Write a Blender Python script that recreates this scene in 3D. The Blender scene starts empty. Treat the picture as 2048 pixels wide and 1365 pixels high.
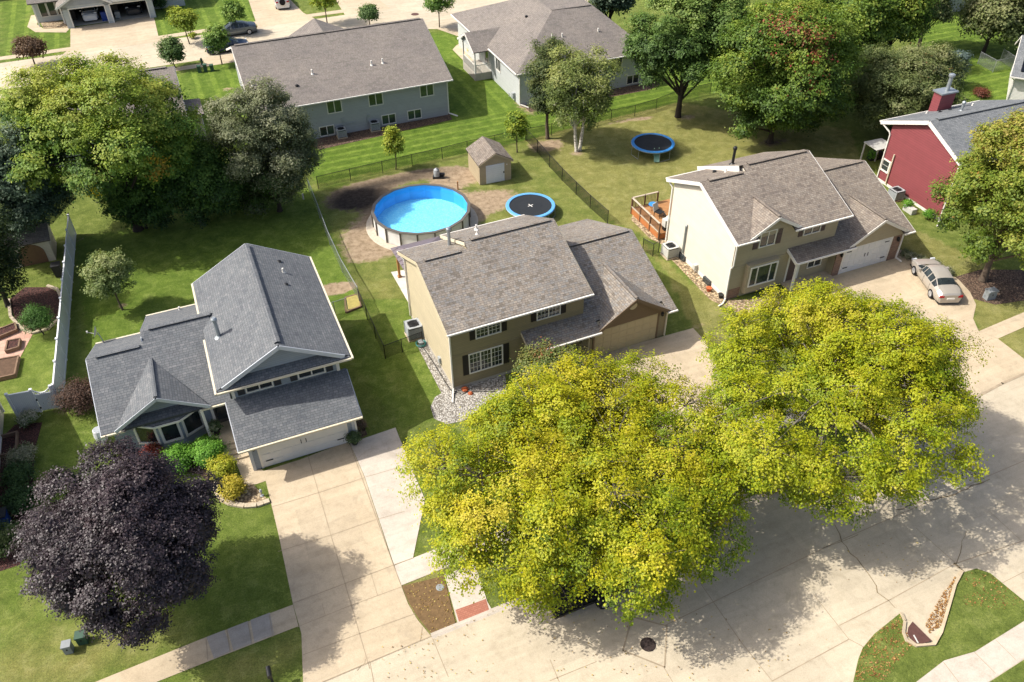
import bpy, math, random
import numpy as np
from mathutils import Vector, Matrix
R = math.radians
sc = bpy.context.scene
C = sc.collection
# ---------------------------------------------------------------- camera, sky, sun, exposure
H = 35.0; FPX = 1650.0; PITCH = 0.69243; ROLL = -0.01338
cam = bpy.data.cameras.new('camera'); cam.sensor_width = 36; cam.lens = FPX / 2048 * 36
cam.clip_start = 0.5; cam.clip_end = 3000
camo = bpy.data.objects.new('camera', cam); C.objects.link(camo)
camo.matrix_world = Matrix.Translation((0, 0, H)) @ Matrix.Rotation(math.pi / 2 - PITCH, 4, 'X') @ Matrix.Rotation(ROLL, 4, 'Z')
sc.camera = camo
SUN_EL, SUN_AZ = 48.5, -92.0
w = bpy.data.worlds.new('World'); sc.world = w; w.use_nodes = True
sky = w.node_tree.nodes.new('ShaderNodeTexSky'); sky.sky_type = 'NISHITA'; sky.sun_disc = False
sky.sun_elevation = R(SUN_EL); sky.sun_rotation = R(SUN_AZ % 360); sky.air_density = 0.8; sky.dust_density = 4.0; sky.ozone_density = 0.4
bg = w.node_tree.nodes['Background']; bg.inputs[1].default_value = 0.15
w.node_tree.links.new(sky.outputs[0], bg.inputs[0])
sun = bpy.data.lights.new('sun', 'SUN'); sun.energy = 4.0; sun.angle = R(0.5); sun.color = (1, .955, .88)
suno = bpy.data.objects.new('sun', sun); C.objects.link(suno)
d = Vector((math.sin(R(SUN_AZ)) * math.cos(R(SUN_EL)), math.cos(R(SUN_AZ)) * math.cos(R(SUN_EL)), math.sin(R(SUN_EL))))
suno.rotation_euler = d.to_track_quat('Z', 'Y').to_euler(); suno.location = (0, 0, 80)
sc.view_settings.view_transform = 'Standard'; sc.view_settings.look = 'None'; sc.view_settings.gamma = 1
sc.view_settings.exposure = 0.5
try:
    sc.cycles.max_bounces = 6; sc.cycles.diffuse_bounces = 3; sc.cycles.transparent_max_bounces = 6
except Exception: pass

# ---------------------------------------------------------------- survey: photo pixel -> ground point (metres)
_cr, _sr, _cp, _sp = math.cos(ROLL), math.sin(ROLL), math.cos(PITCH), math.sin(PITCH)
def at(px, py, h=0.0):
    x, y = px - 1024, -(py - 682.5)
    x, y = (_cr * x - _sr * y) / FPX, (_sr * x + _cr * y) / FPX
    dx, dy, dz = x, y * _sp + _cp, y * _cp - _sp
    t = (H - h) / -dz
    return Vector((dx * t, dy * t, h))
def atl(pts, h=0.0): return [at(x, y, h) for x, y in pts]

# ---------------------------------------------------------------- materials
def lin(h):
    h = h.lstrip('#'); v = [int(h[i:i + 2], 16) / 255 for i in (0, 2, 4)]
    return tuple(x / 12.92 if x <= .04045 else ((x + .055) / 1.055) ** 2.4 for x in v)
class NT:
    def __init__(s, name):
        s.m = bpy.data.materials.new(name); s.m.use_nodes = True; s.t = s.m.node_tree
        s.b = s.t.nodes['Principled BSDF']; s.out = s.t.nodes['Material Output']
    def n(s, typ, ins=None, **kw):
        o = s.t.nodes.new('ShaderNode' + typ)
        for k, v in kw.items(): setattr(o, k, v)
        for k, v in (ins or {}).items(): s.set(o.inputs[k], v)
        return o
    def set(s, sock, v):
        if hasattr(v, 'is_output') or isinstance(v, bpy.types.NodeSocket): s.t.links.new(v, sock)
        elif isinstance(v, bpy.types.Node): s.t.links.new(v.outputs[0], sock)
        else:
            if isinstance(v, tuple) and len(v) == 3 and sock.type == 'RGBA': v = (*v, 1)
            sock.default_value = v
    def p(s, **kw):
        for k, v in kw.items(): s.set(s.b.inputs[k.replace('_', ' ')], v)
    def ramp(s, fac, stops, interp='LINEAR'):
        o = s.n('ValToRGB', {'Fac': fac}); cr = o.color_ramp; cr.interpolation = interp
        while len(cr.elements) < len(stops): cr.elements.new(1)
        for e, (p_, c_) in zip(cr.elements, stops): e.position = p_; e.color = (*c_, 1) if len(c_) == 3 else c_
        return o.outputs[0]
    def noise(s, vec, scale, detail=4, rough=.6, dist=0):
        return s.n('TexNoise', {'Vector': vec, 'Scale': scale, 'Detail': detail, 'Roughness': rough, 'Distortion': dist}).outputs[0]
    def mix(s, f, a, b, mode='MIX'):
        o = s.n('Mix', data_type='RGBA', blend_type=mode)
        s.set(o.inputs[0], f); s.set(o.inputs[6], a); s.set(o.inputs[7], b); return o.outputs[2]
    def math(s, op, a, b=0.0, clamp=False):
        o = s.n('Math', operation=op, use_clamp=clamp); s.set(o.inputs[0], a); s.set(o.inputs[1], b); return o.outputs[0]
    def bump(s, h, strength=.3, dist=.02):
        s.p(Normal=s.n('Bump', {'Height': h, 'Strength': strength, 'Distance': dist}))
    def obj(s): return s.n('TexCoord').outputs['Object']
    def geo(s): return s.n('NewGeometry').outputs['Position']
    def uv(s): return s.n('TexCoord').outputs['UV']
def plain(name, col, rough=.6, var=.12, scale=3.0, metal=0.0, bump=0.0, spec=.4):
    t = NT(name); c = lin(col) if isinstance(col, str) else col; v = t.geo()
    nz = t.noise(v, scale, 5, .65)
    t.p(Base_Color=t.ramp(nz, [(.25, tuple(x * (1 - var) for x in c)), (.75, tuple(min(1, x * (1 + var)) for x in c))]), Roughness=rough, Metallic=metal)
    t.b.inputs['Specular IOR Level'].default_value = spec
    if bump: t.bump(t.noise(v, scale * 12, 3), bump, .01)
    return t.m
def siding(name, col, lap=.13, var=.08):
    t = NT(name); c = lin(col); o = t.obj(); z = t.n('SeparateXYZ', {0: o}).outputs[2]
    fr = t.math('FRACT', t.math('DIVIDE', t.math('ADD', z, 50.0), lap))
    rowid = t.math('FLOOR', t.math('DIVIDE', t.math('ADD', z, 50.0), lap))
    row = t.n('TexWhiteNoise', {'W': rowid}, noise_dimensions='1D').outputs[0]
    nz = t.noise(t.geo(), 1.3, 6, .65)
    k = t.math('ADD', t.math('MULTIPLY', nz, .8), t.math('MULTIPLY', row, .2))
    base = t.ramp(k, [(.2, tuple(x * (1 - var * 1.4) for x in c)), (.8, tuple(x * (1 + var) for x in c))])
    lap_shade = t.ramp(fr, [(0, (.5, .5, .5)), (.2, (1, 1, 1))])  # shadow line of each lap painted into the siding colour
    t.p(Base_Color=t.mix(.75, base, lap_shade, 'MULTIPLY'), Roughness=.62)
    t.bump(t.math('SUBTRACT', 1.0, fr), .6, .018)
    return t.m
def shingle(name, cols, bw=.26, rh=.15, dark=.45):
    t = NT(name); uv = t.uv()
    wob = t.noise(uv, 3.0, 2)
    b = t.n('TexBrick', {'Vector': uv, 'Color1': (0, 0, 0), 'Color2': (1, 1, 1), 'Mortar': (.3, .3, .3), 'Scale': 1.0, 'Mortar Size': .009, 'Mortar Smooth': .4, 'Bias': 0.0, 'Brick Width': bw, 'Row Height': rh}, offset=.37, offset_frequency=3, squash=.72, squash_frequency=2)
    b2 = t.n('TexBrick', {'Vector': uv, 'Color1': (0, 0, 0), 'Color2': (1, 1, 1), 'Mortar': (.5, .5, .5), 'Scale': 1.0, 'Mortar Size': .0, 'Brick Width': bw * 2.3, 'Row Height': rh}, offset=.61, offset_frequency=2)
    k = t.math('ADD', t.math('MULTIPLY', t.n('SeparateColor', {0: b.outputs[0]}).outputs[0], .66), t.math('MULTIPLY', t.n('SeparateColor', {0: b2.outputs[0]}).outputs[0], .34))
    n = len(cols); base = t.ramp(k, [(.14 + .72 * i / (n - 1), lin(c)) for i, c in enumerate(cols)])
    big = t.noise(t.geo(), .35, 6, .7); fine = t.noise(t.geo(), 28, 3, .7)
    base = t.mix(1.0, base, t.ramp(big, [(.3, (.8, .8, .82)), (.7, (1.12, 1.1, 1.07))]), 'MULTIPLY')
    base = t.mix(1.0, base, t.ramp(fine, [(.3, (.75, .75, .75)), (.7, (1.2, 1.2, 1.2))]), 'MULTIPLY')
    base = t.mix(b.outputs[1], base, tuple(x * dark for x in lin(cols[0])))
    t.p(Base_Color=base, Roughness=.9); t.b.inputs['Specular IOR Level'].default_value = .25
    vv = t.n('SeparateXYZ', {0: uv}).outputs[1]
    lapf = t.math('FRACT', t.math('DIVIDE', vv, rh))
    t.bump(t.math('ADD', t.math('MULTIPLY', t.math('SUBTRACT', 1.0, lapf), .8), t.math('MULTIPLY', k, .7)), .6, .02)
    return t.m
def concrete(name, a, b, stain='#8d8270'):
    t = NT(name); g = t.geo()
    n1 = t.noise(g, .22, 7, .68); n2 = t.noise(g, 1.7, 6, .7, .4); n3 = t.noise(g, 22, 3, .7)
    base = t.ramp(n1, [(.3, lin(a)), (.7, lin(b))])
    base = t.mix(1.0, base, t.ramp(n2, [(.25, (.82, .81, .79)), (.5, (1, 1, 1)), (.8, (1.07, 1.06, 1.05))]), 'MULTIPLY')
    base = t.mix(1.0, base, t.ramp(n3, [(.3, (.86, .86, .86)), (.7, (1.1, 1.1, 1.1))]), 'MULTIPLY')
    s = t.n('SeparateXYZ', {0: t.n('VectorRotate', {0: g, 'Angle': R(-22.5)}, rotation_type='Z_AXIS')})
    cell = t.n('CombineXYZ', {0: t.math('FLOOR', t.math('DIVIDE', s.outputs[0], 2.9)), 1: t.math('FLOOR', t.math('DIVIDE', s.outputs[1], 3.4))})
    base = t.mix(1.0, base, t.ramp(t.n('TexWhiteNoise', {'Vector': cell}).outputs[0], [(0, (.93, .93, .93)), (1, (1.05, 1.045, 1.04))]), 'MULTIPLY')
    sk = t.noise(t.n('VectorMath', {0: t.n('CombineXYZ', {0: t.math('MULTIPLY', s.outputs[0], .18), 1: t.math('MULTIPLY', s.outputs[1], 1.9)})}, operation='ADD').outputs[0], 1.0, 4, .6, .6)
    base = t.mix(1.0, base, t.ramp(sk, [(.3, (.9, .895, .885)), (.6, (1.03, 1.03, 1.03))]), 'MULTIPLY')
    st = t.ramp(t.noise(g, .55, 8, .75, 1.2), [(.55, (0, 0, 0)), (.75, (.6, .6, .6))])
    t.p(Base_Color=t.mix(st, base, lin(stain)), Roughness=.88); t.bump(n3, .15, .01)
    return t.m
def rocks(name, cols, scale=9):
    t = NT(name); g = t.geo()
    v = t.n('TexVoronoi', {'Vector': g, 'Scale': scale, 'Randomness': 1.0}); col = t.n('SeparateColor', {0: v.outputs[1]}).outputs[0]
    base = t.ramp(col, [(i / (len(cols) - 1), lin(c)) for i, c in enumerate(cols)])
    edge = t.ramp(v.outputs[0], [(.25, (1, 1, 1)), (.7, (.35, .33, .3))])
    t.p(Base_Color=t.mix(1.0, base, edge, 'MULTIPLY'), Roughness=.9)
    t.bump(t.math('SUBTRACT', 1.0, v.outputs[0]), .9, .05); return t.m
def brickm(name, c1, c2, mort, bw=.22, rh=.075):
    t = NT(name); o = t.obj(); s = t.n('SeparateXYZ', {0: o})
    v = t.n('CombineXYZ', {0: t.math('ADD', s.outputs[0], s.outputs[1]), 1: s.outputs[2]})
    b = t.n('TexBrick', {'Vector': v, 'Color1': lin(c1), 'Color2': lin(c2), 'Mortar': lin(mort), 'Scale': 1.0, 'Mortar Size': .008, 'Brick Width': bw, 'Row Height': rh})
    t.p(Base_Color=b.outputs[0], Roughness=.85); t.bump(b.outputs[1], -.4, .01); return t.m
def leafm(name, transl=.33, gloss=.018, rough=.6):
    t = NT(name); a = t.n('Attribute', attribute_name='leaf')
    hsv = a.outputs[0]
    df = t.n('BsdfDiffuse', {0: hsv}); tr = t.n('BsdfTranslucent', {0: t.mix(1.0, hsv, (1.15, 1.1, .6), 'MULTIPLY')})
    m1 = t.n('MixShader', {0: transl, 1: df, 2: tr}); gl = t.n('BsdfGlossy', {0: (1, 1, 1), 'Roughness': rough})
    t.set(t.out.inputs[0], t.n('MixShader', {0: gloss, 1: m1, 2: gl})); return t.m
def glassm(name, col=(.012, .016, .018)):
    t = NT(name); nz = t.noise(t.geo(), .9, 3)
    t.p(Base_Color=t.ramp(nz, [(.35, col), (.7, tuple(x * 3 for x in col))]), Roughness=.04); t.b.inputs['Specular IOR Level'].default_value = .7
    t.bump(t.noise(t.geo(), 2.5, 1), .02, .05); return t.m
def lawnm():
    t = NT('grass'); g = t.geo()
    A = lambda n: t.n('Attribute', attribute_name=n).outputs[2]
    big = t.noise(g, .14, 5, .6); mid = t.noise(g, 1.1, 6, .72, .5); fine = t.noise(g, 11, 4, .8); vf = t.noise(g, 34, 2, .8)
    green = t.ramp(mid, [(.25, lin('#525f2a')), (.5, lin('#697638')), (.78, lin('#8a9055'))])
    lush = t.ramp(mid, [(.25, lin('#486224')), (.5, lin('#60782c')), (.78, lin('#809346'))])
    dry = t.ramp(mid, [(.2, lin('#686a38')), (.5, lin('#83824c')), (.8, lin('#9f9a6a'))])
    base = t.mix(t.math('MULTIPLY', A('lush'), t.math('ADD', .6, t.math('MULTIPLY', big, .7)), True), green, lush)
    dr = t.ramp(t.math('ADD', A('dry'), t.math('SUBTRACT', t.math('MULTIPLY', t.noise(g, .5, 6, .7), .9), .5)), [(.12, (0, 0, 0)), (.62, (1, 1, 1))])
    base = t.mix(dr, base, dry)
    # mowing stripes: alternate nap of the grass
    s = t.n('SeparateXYZ', {0: g}); th = R(22.5)
    vv = t.math('ADD', t.math('MULTIPLY', s.outputs[0], -math.sin(th)), t.math('MULTIPLY', s.outputs[1], math.cos(th)))
    uu = t.math('ADD', t.math('MULTIPLY', s.outputs[0], math.cos(th)), t.math('MULTIPLY', s.outputs[1], math.sin(th)))
    sv = t.math('SINE', t.math('ADD', t.math('MULTIPLY', vv, 5.4), t.math('MULTIPLY', mid, 1.0))); su = t.math('SINE', t.math('ADD', t.math('MULTIPLY', uu, 3.6), t.math('MULTIPLY', mid, .8)))
    sv = t.ramp(sv, [(.3, (.80, .82, .78)), (.7, (1.22, 1.18, 1.16))]); su = t.ramp(su, [(.35, (.84, .86, .82)), (.75, (1.3, 1.22, 1.26))])
    base = t.mix(A('strv'), base, t.mix(1.0, base, sv, 'MULTIPLY')); base = t.mix(A('stru'), base, t.mix(1.0, base, su, 'MULTIPLY'))
    base = t.mix(1.0, base, t.ramp(fine, [(.28, (.55, .58, .5)), (.5, (1, 1, 1)), (.75, (1.45, 1.4, 1.25))]), 'MULTIPLY')
    base = t.mix(1.0, base, t.ramp(vf, [(.3, (.62, .64, .6)), (.7, (1.35, 1.33, 1.25))]), 'MULTIPLY')
    wd = t.ramp(t.noise(g, 3.1, 7, .8, .4), [(.56, (0, 0, 0)), (.7, (.65, .65, .65))]); base = t.mix(wd, base, t.mix(.5, dry, lin('#8fa05a')))
    dk = t.ramp(t.noise(g, .8, 7, .8, .3), [(.3, (.72, .76, .7)), (.5, (1, 1, 1)), (.72, (1.18, 1.14, 1.1))]); base = t.mix(1.0, base, dk, 'MULTIPLY')
    soil = t.ramp(t.noise(g, 2.2, 7, .75), [(.3, lin('#7a6850')), (.55, lin('#a8947a')), (.8, lin('#c4b296'))])
    soil = t.mix(A('mud'), soil, t.ramp(t.noise(g, 3, 6, .75), [(.3, lin('#1d1a18')), (.7, lin('#4a423b'))]))
    soil = t.mix(1.0, soil, t.ramp(vf, [(.3, (.75, .75, .75)), (.7, (1.2, 1.2, 1.2))]), 'MULTIPLY')
    wr = t.ramp(t.math('ADD', A('wear'), t.math('SUBTRACT', t.math('MULTIPLY', t.noise(g, 1.6, 7, .75, .6), 1.0), .5)), [(.42, (0, 0, 0)), (.62, (1, 1, 1))])
    t.p(Base_Color=t.mix(wr, base, soil), Roughness=.95); t.b.inputs['Specular IOR Level'].default_value = .15
    t.bump(t.math('ADD', fine, vf), .8, .06); return t.m
def waterm():
    t = NT('pool_water'); g = t.geo(); n = t.noise(g, 3.6, 4, .65, .8)
    bp = t.n('Bump', {'Height': n, 'Strength': .25, 'Distance': .05})
    tr = t.n('BsdfTransparent', {0: (.84, .98, 1.0)}); gl = t.n('BsdfGlossy', {0: (1, 1, 1), 'Roughness': .08, 'Normal': bp}); fr = t.n('Fresnel', {'IOR': 1.25, 'Normal': bp})
    t.set(t.out.inputs[0], t.n('MixShader', {0: fr, 1: tr, 2: gl})); return t.m
def floorm():
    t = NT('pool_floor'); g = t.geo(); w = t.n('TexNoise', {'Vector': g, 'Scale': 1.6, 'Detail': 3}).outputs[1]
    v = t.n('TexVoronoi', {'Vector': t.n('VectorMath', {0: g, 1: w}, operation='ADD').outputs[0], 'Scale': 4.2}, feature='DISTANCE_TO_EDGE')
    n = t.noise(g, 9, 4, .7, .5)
    t.p(Base_Color=t.ramp(t.math('ADD', t.math('MULTIPLY', v.outputs[0], -.5), n), [(.12, lin('#5fbce4')), (.42, lin('#80d0ee')), (.72, lin('#bdeaf8'))]), Roughness=.6); return t.m  # caustic light network painted into the floor colour
M = {}
def mats():
    M['roof_brown'] = shingle('brown_shingles', ['#716a61', '#80786d', '#8d8479', '#7d7b77', '#978e82', '#848380', '#8a8176'])
    M['roof_tan'] = shingle('tan_shingles', ['#716860', '#82786d', '#8e8477', '#7c746b', '#938a7e'])
    M['roof_far'] = shingle('far_shingles', ['#757069', '#7f7872', '#878079', '#7a756f'], .33, .16)
    M['roof_grey'] = shingle('grey_shingles', ['#606468', '#696d70', '#717476', '#65686b', '#787a7c'], .26)
    M['roof_red'] = shingle('blue_grey_shingles', ['#6a6e70', '#75797b', '#7d8082', '#6f7375'])
    M['concrete'] = concrete('warm_concrete', '#b1a186', '#c0b096')
    M['concrete_new'] = concrete('new_concrete', '#b5ab9d', '#c4baac')
    M['street'] = concrete('street_concrete', '#b2a68f', '#c0b49d', '#968b72')
    M['concrete_white'] = concrete('white_concrete', '#cfc8bb', '#dad3c7', '#b5ac9c'); M['sand_ring'] = plain('sand_ring', '#b9ae9c', .95, .2, 4, 0, .5); M['straw'] = plain('straw_mulch', '#9a8f52', .95, .3, 5, 0, .5); M['concrete_old'] = concrete('old_sidewalk', '#9b958b', '#a8a196', '#857f75')
    M['joint'] = plain('joint_tar', '#9a8b74', .95, .25, 2)
    M['crack'] = plain('crack_dirt', '#85765c', .95, .4, 3)
    M['white'] = plain('white_trim', '#dcd8cf', .5, .05, 2)
    M['cream_trim'] = plain('cream_trim', '#cfc6ae', .55, .06, 2)
    M['grey_trim'] = plain('pale_grey_trim', '#b9bec4', .55, .06, 2)
    M['sid_tan'] = siding('tan_siding', '#c0b496'); M['sid_tan_shaded'] = siding('tan_siding_shaded', '#8d8164'); M['sid_cream_shaded'] = siding('cream_siding_shaded', '#a3987e', .11); M['sid_brown'] = siding('brown_gable_siding', '#6f5b43')  # fronts carry their shade as a darker colour; sunlit tan side is lightened
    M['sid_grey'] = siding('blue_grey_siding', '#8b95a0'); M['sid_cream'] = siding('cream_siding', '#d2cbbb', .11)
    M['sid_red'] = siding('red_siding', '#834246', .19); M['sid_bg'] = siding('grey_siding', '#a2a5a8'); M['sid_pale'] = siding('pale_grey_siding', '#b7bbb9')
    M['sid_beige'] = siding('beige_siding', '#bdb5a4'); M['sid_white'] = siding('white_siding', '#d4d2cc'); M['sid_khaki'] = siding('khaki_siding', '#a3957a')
    M['found'] = plain('foundation', '#a9a397', .9, .12, 4, 0, .2)
    M['brick'] = brickm('brown_brick', '#6d4f40', '#8a6a55', '#93867a')
    M['glass'] = glassm('window_glass'); M['glass_green'] = glassm('tinted_glass', (.02, .035, .022))
    M['shut_dark'] = plain('dark_shutter', '#2a2522', .6); M['shut_grey'] = plain('slate_shutter', '#34363b', .6); M['shut_mauve'] = plain('mauve_shutter', '#5b4a47', .6)
    M['door_white'] = plain('garage_door_white', '#d5d5d3', .5, .04, 1.5); M['door_tan'] = plain('garage_door_tan', '#b4a583', .5, .05, 1.5)
    M['black'] = plain('black_metal', '#17181a', .45, .2, 5); M['blackp'] = plain('black_plastic', '#222325', .6, .2, 4)
    M['galv'] = plain('galvanised_steel', '#a6abad', .4, .1, 6, .7); M['steel'] = plain('vent_steel', '#9aa1a4', .4, .15, 6, .5)
    M['vinyl'] = plain('white_vinyl', '#dfe0e2', .35, .04, 1)
    M['ac'] = plain('ac_casing', '#9a9fa1', .5, .1, 5); M['ac_light'] = plain('ac_light_casing', '#bcbbb4', .5, .1, 5)
    M['blue'] = plain('blue_pad', '#3d86c8', .5, .12, 4); M['blue_lt'] = plain('pale_blue_pad', '#5f9fd6', .5, .1, 3); M['mat'] = plain('trampoline_mat', '#202428', .7, .15, 6)
    M['liner'] = plain('pool_liner', '#4aa6e4', .5, .06, 2); M['pool_wall'] = plain('pool_wall', '#dad9d4', .5, .1, 2); M['rail'] = plain('pool_rail', '#5e5850', .5, .1, 4)
    M['water'] = waterm(); M['pool_floor'] = floorm(); M['lawn'] = lawnm()
    M['leaf'] = leafm('leaves'); M['leaf_purple'] = leafm('purple_leaves', .12, .035, .5); M['leaf_dull'] = leafm('dull_leaves', .25, .02)
    M['bark'] = plain('bark', '#5d5145', .95, .3, 6, 0, .5); M['bark_grey'] = plain('grey_bark', '#7b7368', .95, .3, 6, 0, .5); M['bark_dark'] = plain('dark_bark', '#3a332d', .95, .3, 6, 0, .5)
    t = NT('birch_bark'); g = t.n('Mapping', {0: t.geo(), 3: (4, 4, 14)}); t.p(Base_Color=t.ramp(t.noise(g, 1, 4), [(.38, lin('#3b3630')), (.46, lin('#c9c3b8')), (.8, lin('#ddd8cf'))]), Roughness=.8); M['birch'] = t.m
    M['mulch_red'] = rocks('red_mulch', ['#3a2019', '#55312a', '#6b4038', '#2d1a16'], 14); M['mulch'] = rocks('brown_mulch', ['#4c3a2f', '#6a5242', '#85705c', '#594638'], 11)
    M['gravel'] = rocks('pale_gravel', ['#a09c94', '#b8b4ab', '#cdc9c1', '#aeaaa2'], 10); M['river'] = rocks('river_rock', ['#a08a6c', '#c2ab88', '#8d7a62', '#d3c19f', '#b59c7b'], 7)
    M['edging'] = plain('edging_stone', '#b3a68f', .9, .2, 5, 0, .3); M['paver'] = brickm('red_paver', '#a4695a', '#b97c6b', '#8d6658')
    t = NT('red_brick_paving'); b = t.n('TexBrick', {'Vector': t.n('VectorRotate', {0: t.geo(), 'Angle': R(-22.5)}, rotation_type='Z_AXIS'), 'Color1': lin('#9a6250'), 'Color2': lin('#a8705c'), 'Mortar': lin('#8a5a48'), 'Scale': 1.0, 'Mortar Size': .012, 'Brick Width': .2, 'Row Height': .1}); t.p(Base_Color=b.outputs[0], Roughness=.9); M['brickpave'] = t.m
    t = NT('pale_paving'); b = t.n('TexBrick', {'Vector': t.n('VectorRotate', {0: t.geo(), 'Angle': R(-22.5)}, rotation_type='Z_AXIS'), 'Color1': lin('#b08a78'), 'Color2': lin('#c29e8a'), 'Mortar': lin('#9a7c6c'), 'Scale': 1.0, 'Mortar Size': .015, 'Brick Width': .6, 'Row Height': .4}); t.p(Base_Color=b.outputs[0], Roughness=.9); M['patio'] = t.m
    M['timber'] = plain('bed_timber', '#7a6350', .9, .25, 5); M['soil'] = plain('soil', '#5a4636', .95, .35, 4, 0, .5)
    M['wood'] = plain('stained_wood', '#a8683a', .7, .2, 3); M['wood_post'] = plain('post_wood', '#a87848', .8, .2, 4)
    t = NT('deck_boards'); o = t.obj(); s = t.n('SeparateXYZ', {0: o}); fr = t.math('FRACT', t.math('DIVIDE', s.outputs[1], .14)); t.p(Base_Color=t.mix(1.0, t.ramp(t.noise(o, 2, 5), [(.3, lin('#94683f')), (.7, lin('#b38458'))]), t.ramp(fr, [(0, (.4, .35, .3)), (.1, (1, 1, 1))]), 'MULTIPLY'), Roughness=.6); M['deck'] = t.m
    M['rail_brown'] = plain('rail_brown', '#6b503c', .7, .15, 4); M['rail_top'] = plain('rail_cap', '#b9ab98', .7, .1, 4)
    M['canopy'] = plain('canopy_metal', '#72686c', .45, .08, 2, .1)
    M['car_gold'] = plain('champagne_paint', '#b2aca2', .36, .03, 1, .35); M['car_grey'] = plain('grey_paint', '#6f767a', .28, .03, 1, .5); M['car_navy'] = plain('navy_paint', '#1b2a44', .25, .05, 1, .4); M['car_white'] = plain('white_paint', '#d9dadb', .25, .03, 1, .1); M['car_dark'] = plain('dark_paint', '#3d4045', .25, .05, 1, .4)
    M['tyre'] = plain('tyre', '#16161a', .85, .2, 8); M['rim'] = plain('alloy', '#b9bcc0', .3, .05, 8, .6); M['tail'] = plain('tail_light', '#a31420', .25, .1, 5); M['lamp'] = plain('headlamp', '#c9ced2', .15, .05, 5)
    M['green_box'] = plain('utility_green', '#33503f', .6, .12, 4); M['blue_box'] = plain('utility_blue', '#84898a', .6, .12, 4); M['bin_blue'] = plain('bin_blue', '#1d3f8f', .5, .1, 3)
    M['yellow'] = plain('yellow_flag', '#d3b51c', .7, .15, 5); M['terracotta'] = plain('terracotta', '#a8562f', .8, .15, 5); M['white_flower'] = plain('petals', '#e3dcd0', .8, .1, 20)
    M['rust'] = plain('rusty_iron', '#5c3f38', .75, .25, 6, .2, .3); M['iron'] = plain('cast_iron', '#3a2f2b', .8, .3, 8, .2, .3); M['slide'] = plain('slide_green', '#7fa48d', .5, .1, 4)
    M['inside'] = plain('garage_inside', '#4a4541', .9, .2, 3); M['solar'] = plain('solar_panel', '#11141c', .2, .1, 3); M['hose'] = plain('hose_black', '#191918', .7, .2, 5); M['teal'] = plain('hose_teal', '#3c8a85', .6, .15, 5); M['leafy'] = plain('fallen', '#b5812e', .9, .35, 30)
    M['verge_brown'] = plain('verge_dead_grass', '#6b5538', .95, .35, 5, 0, .6); M['corrug'] = plain('white_roller', '#cdd0d2', .45, .05, 2)
mats()

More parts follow.
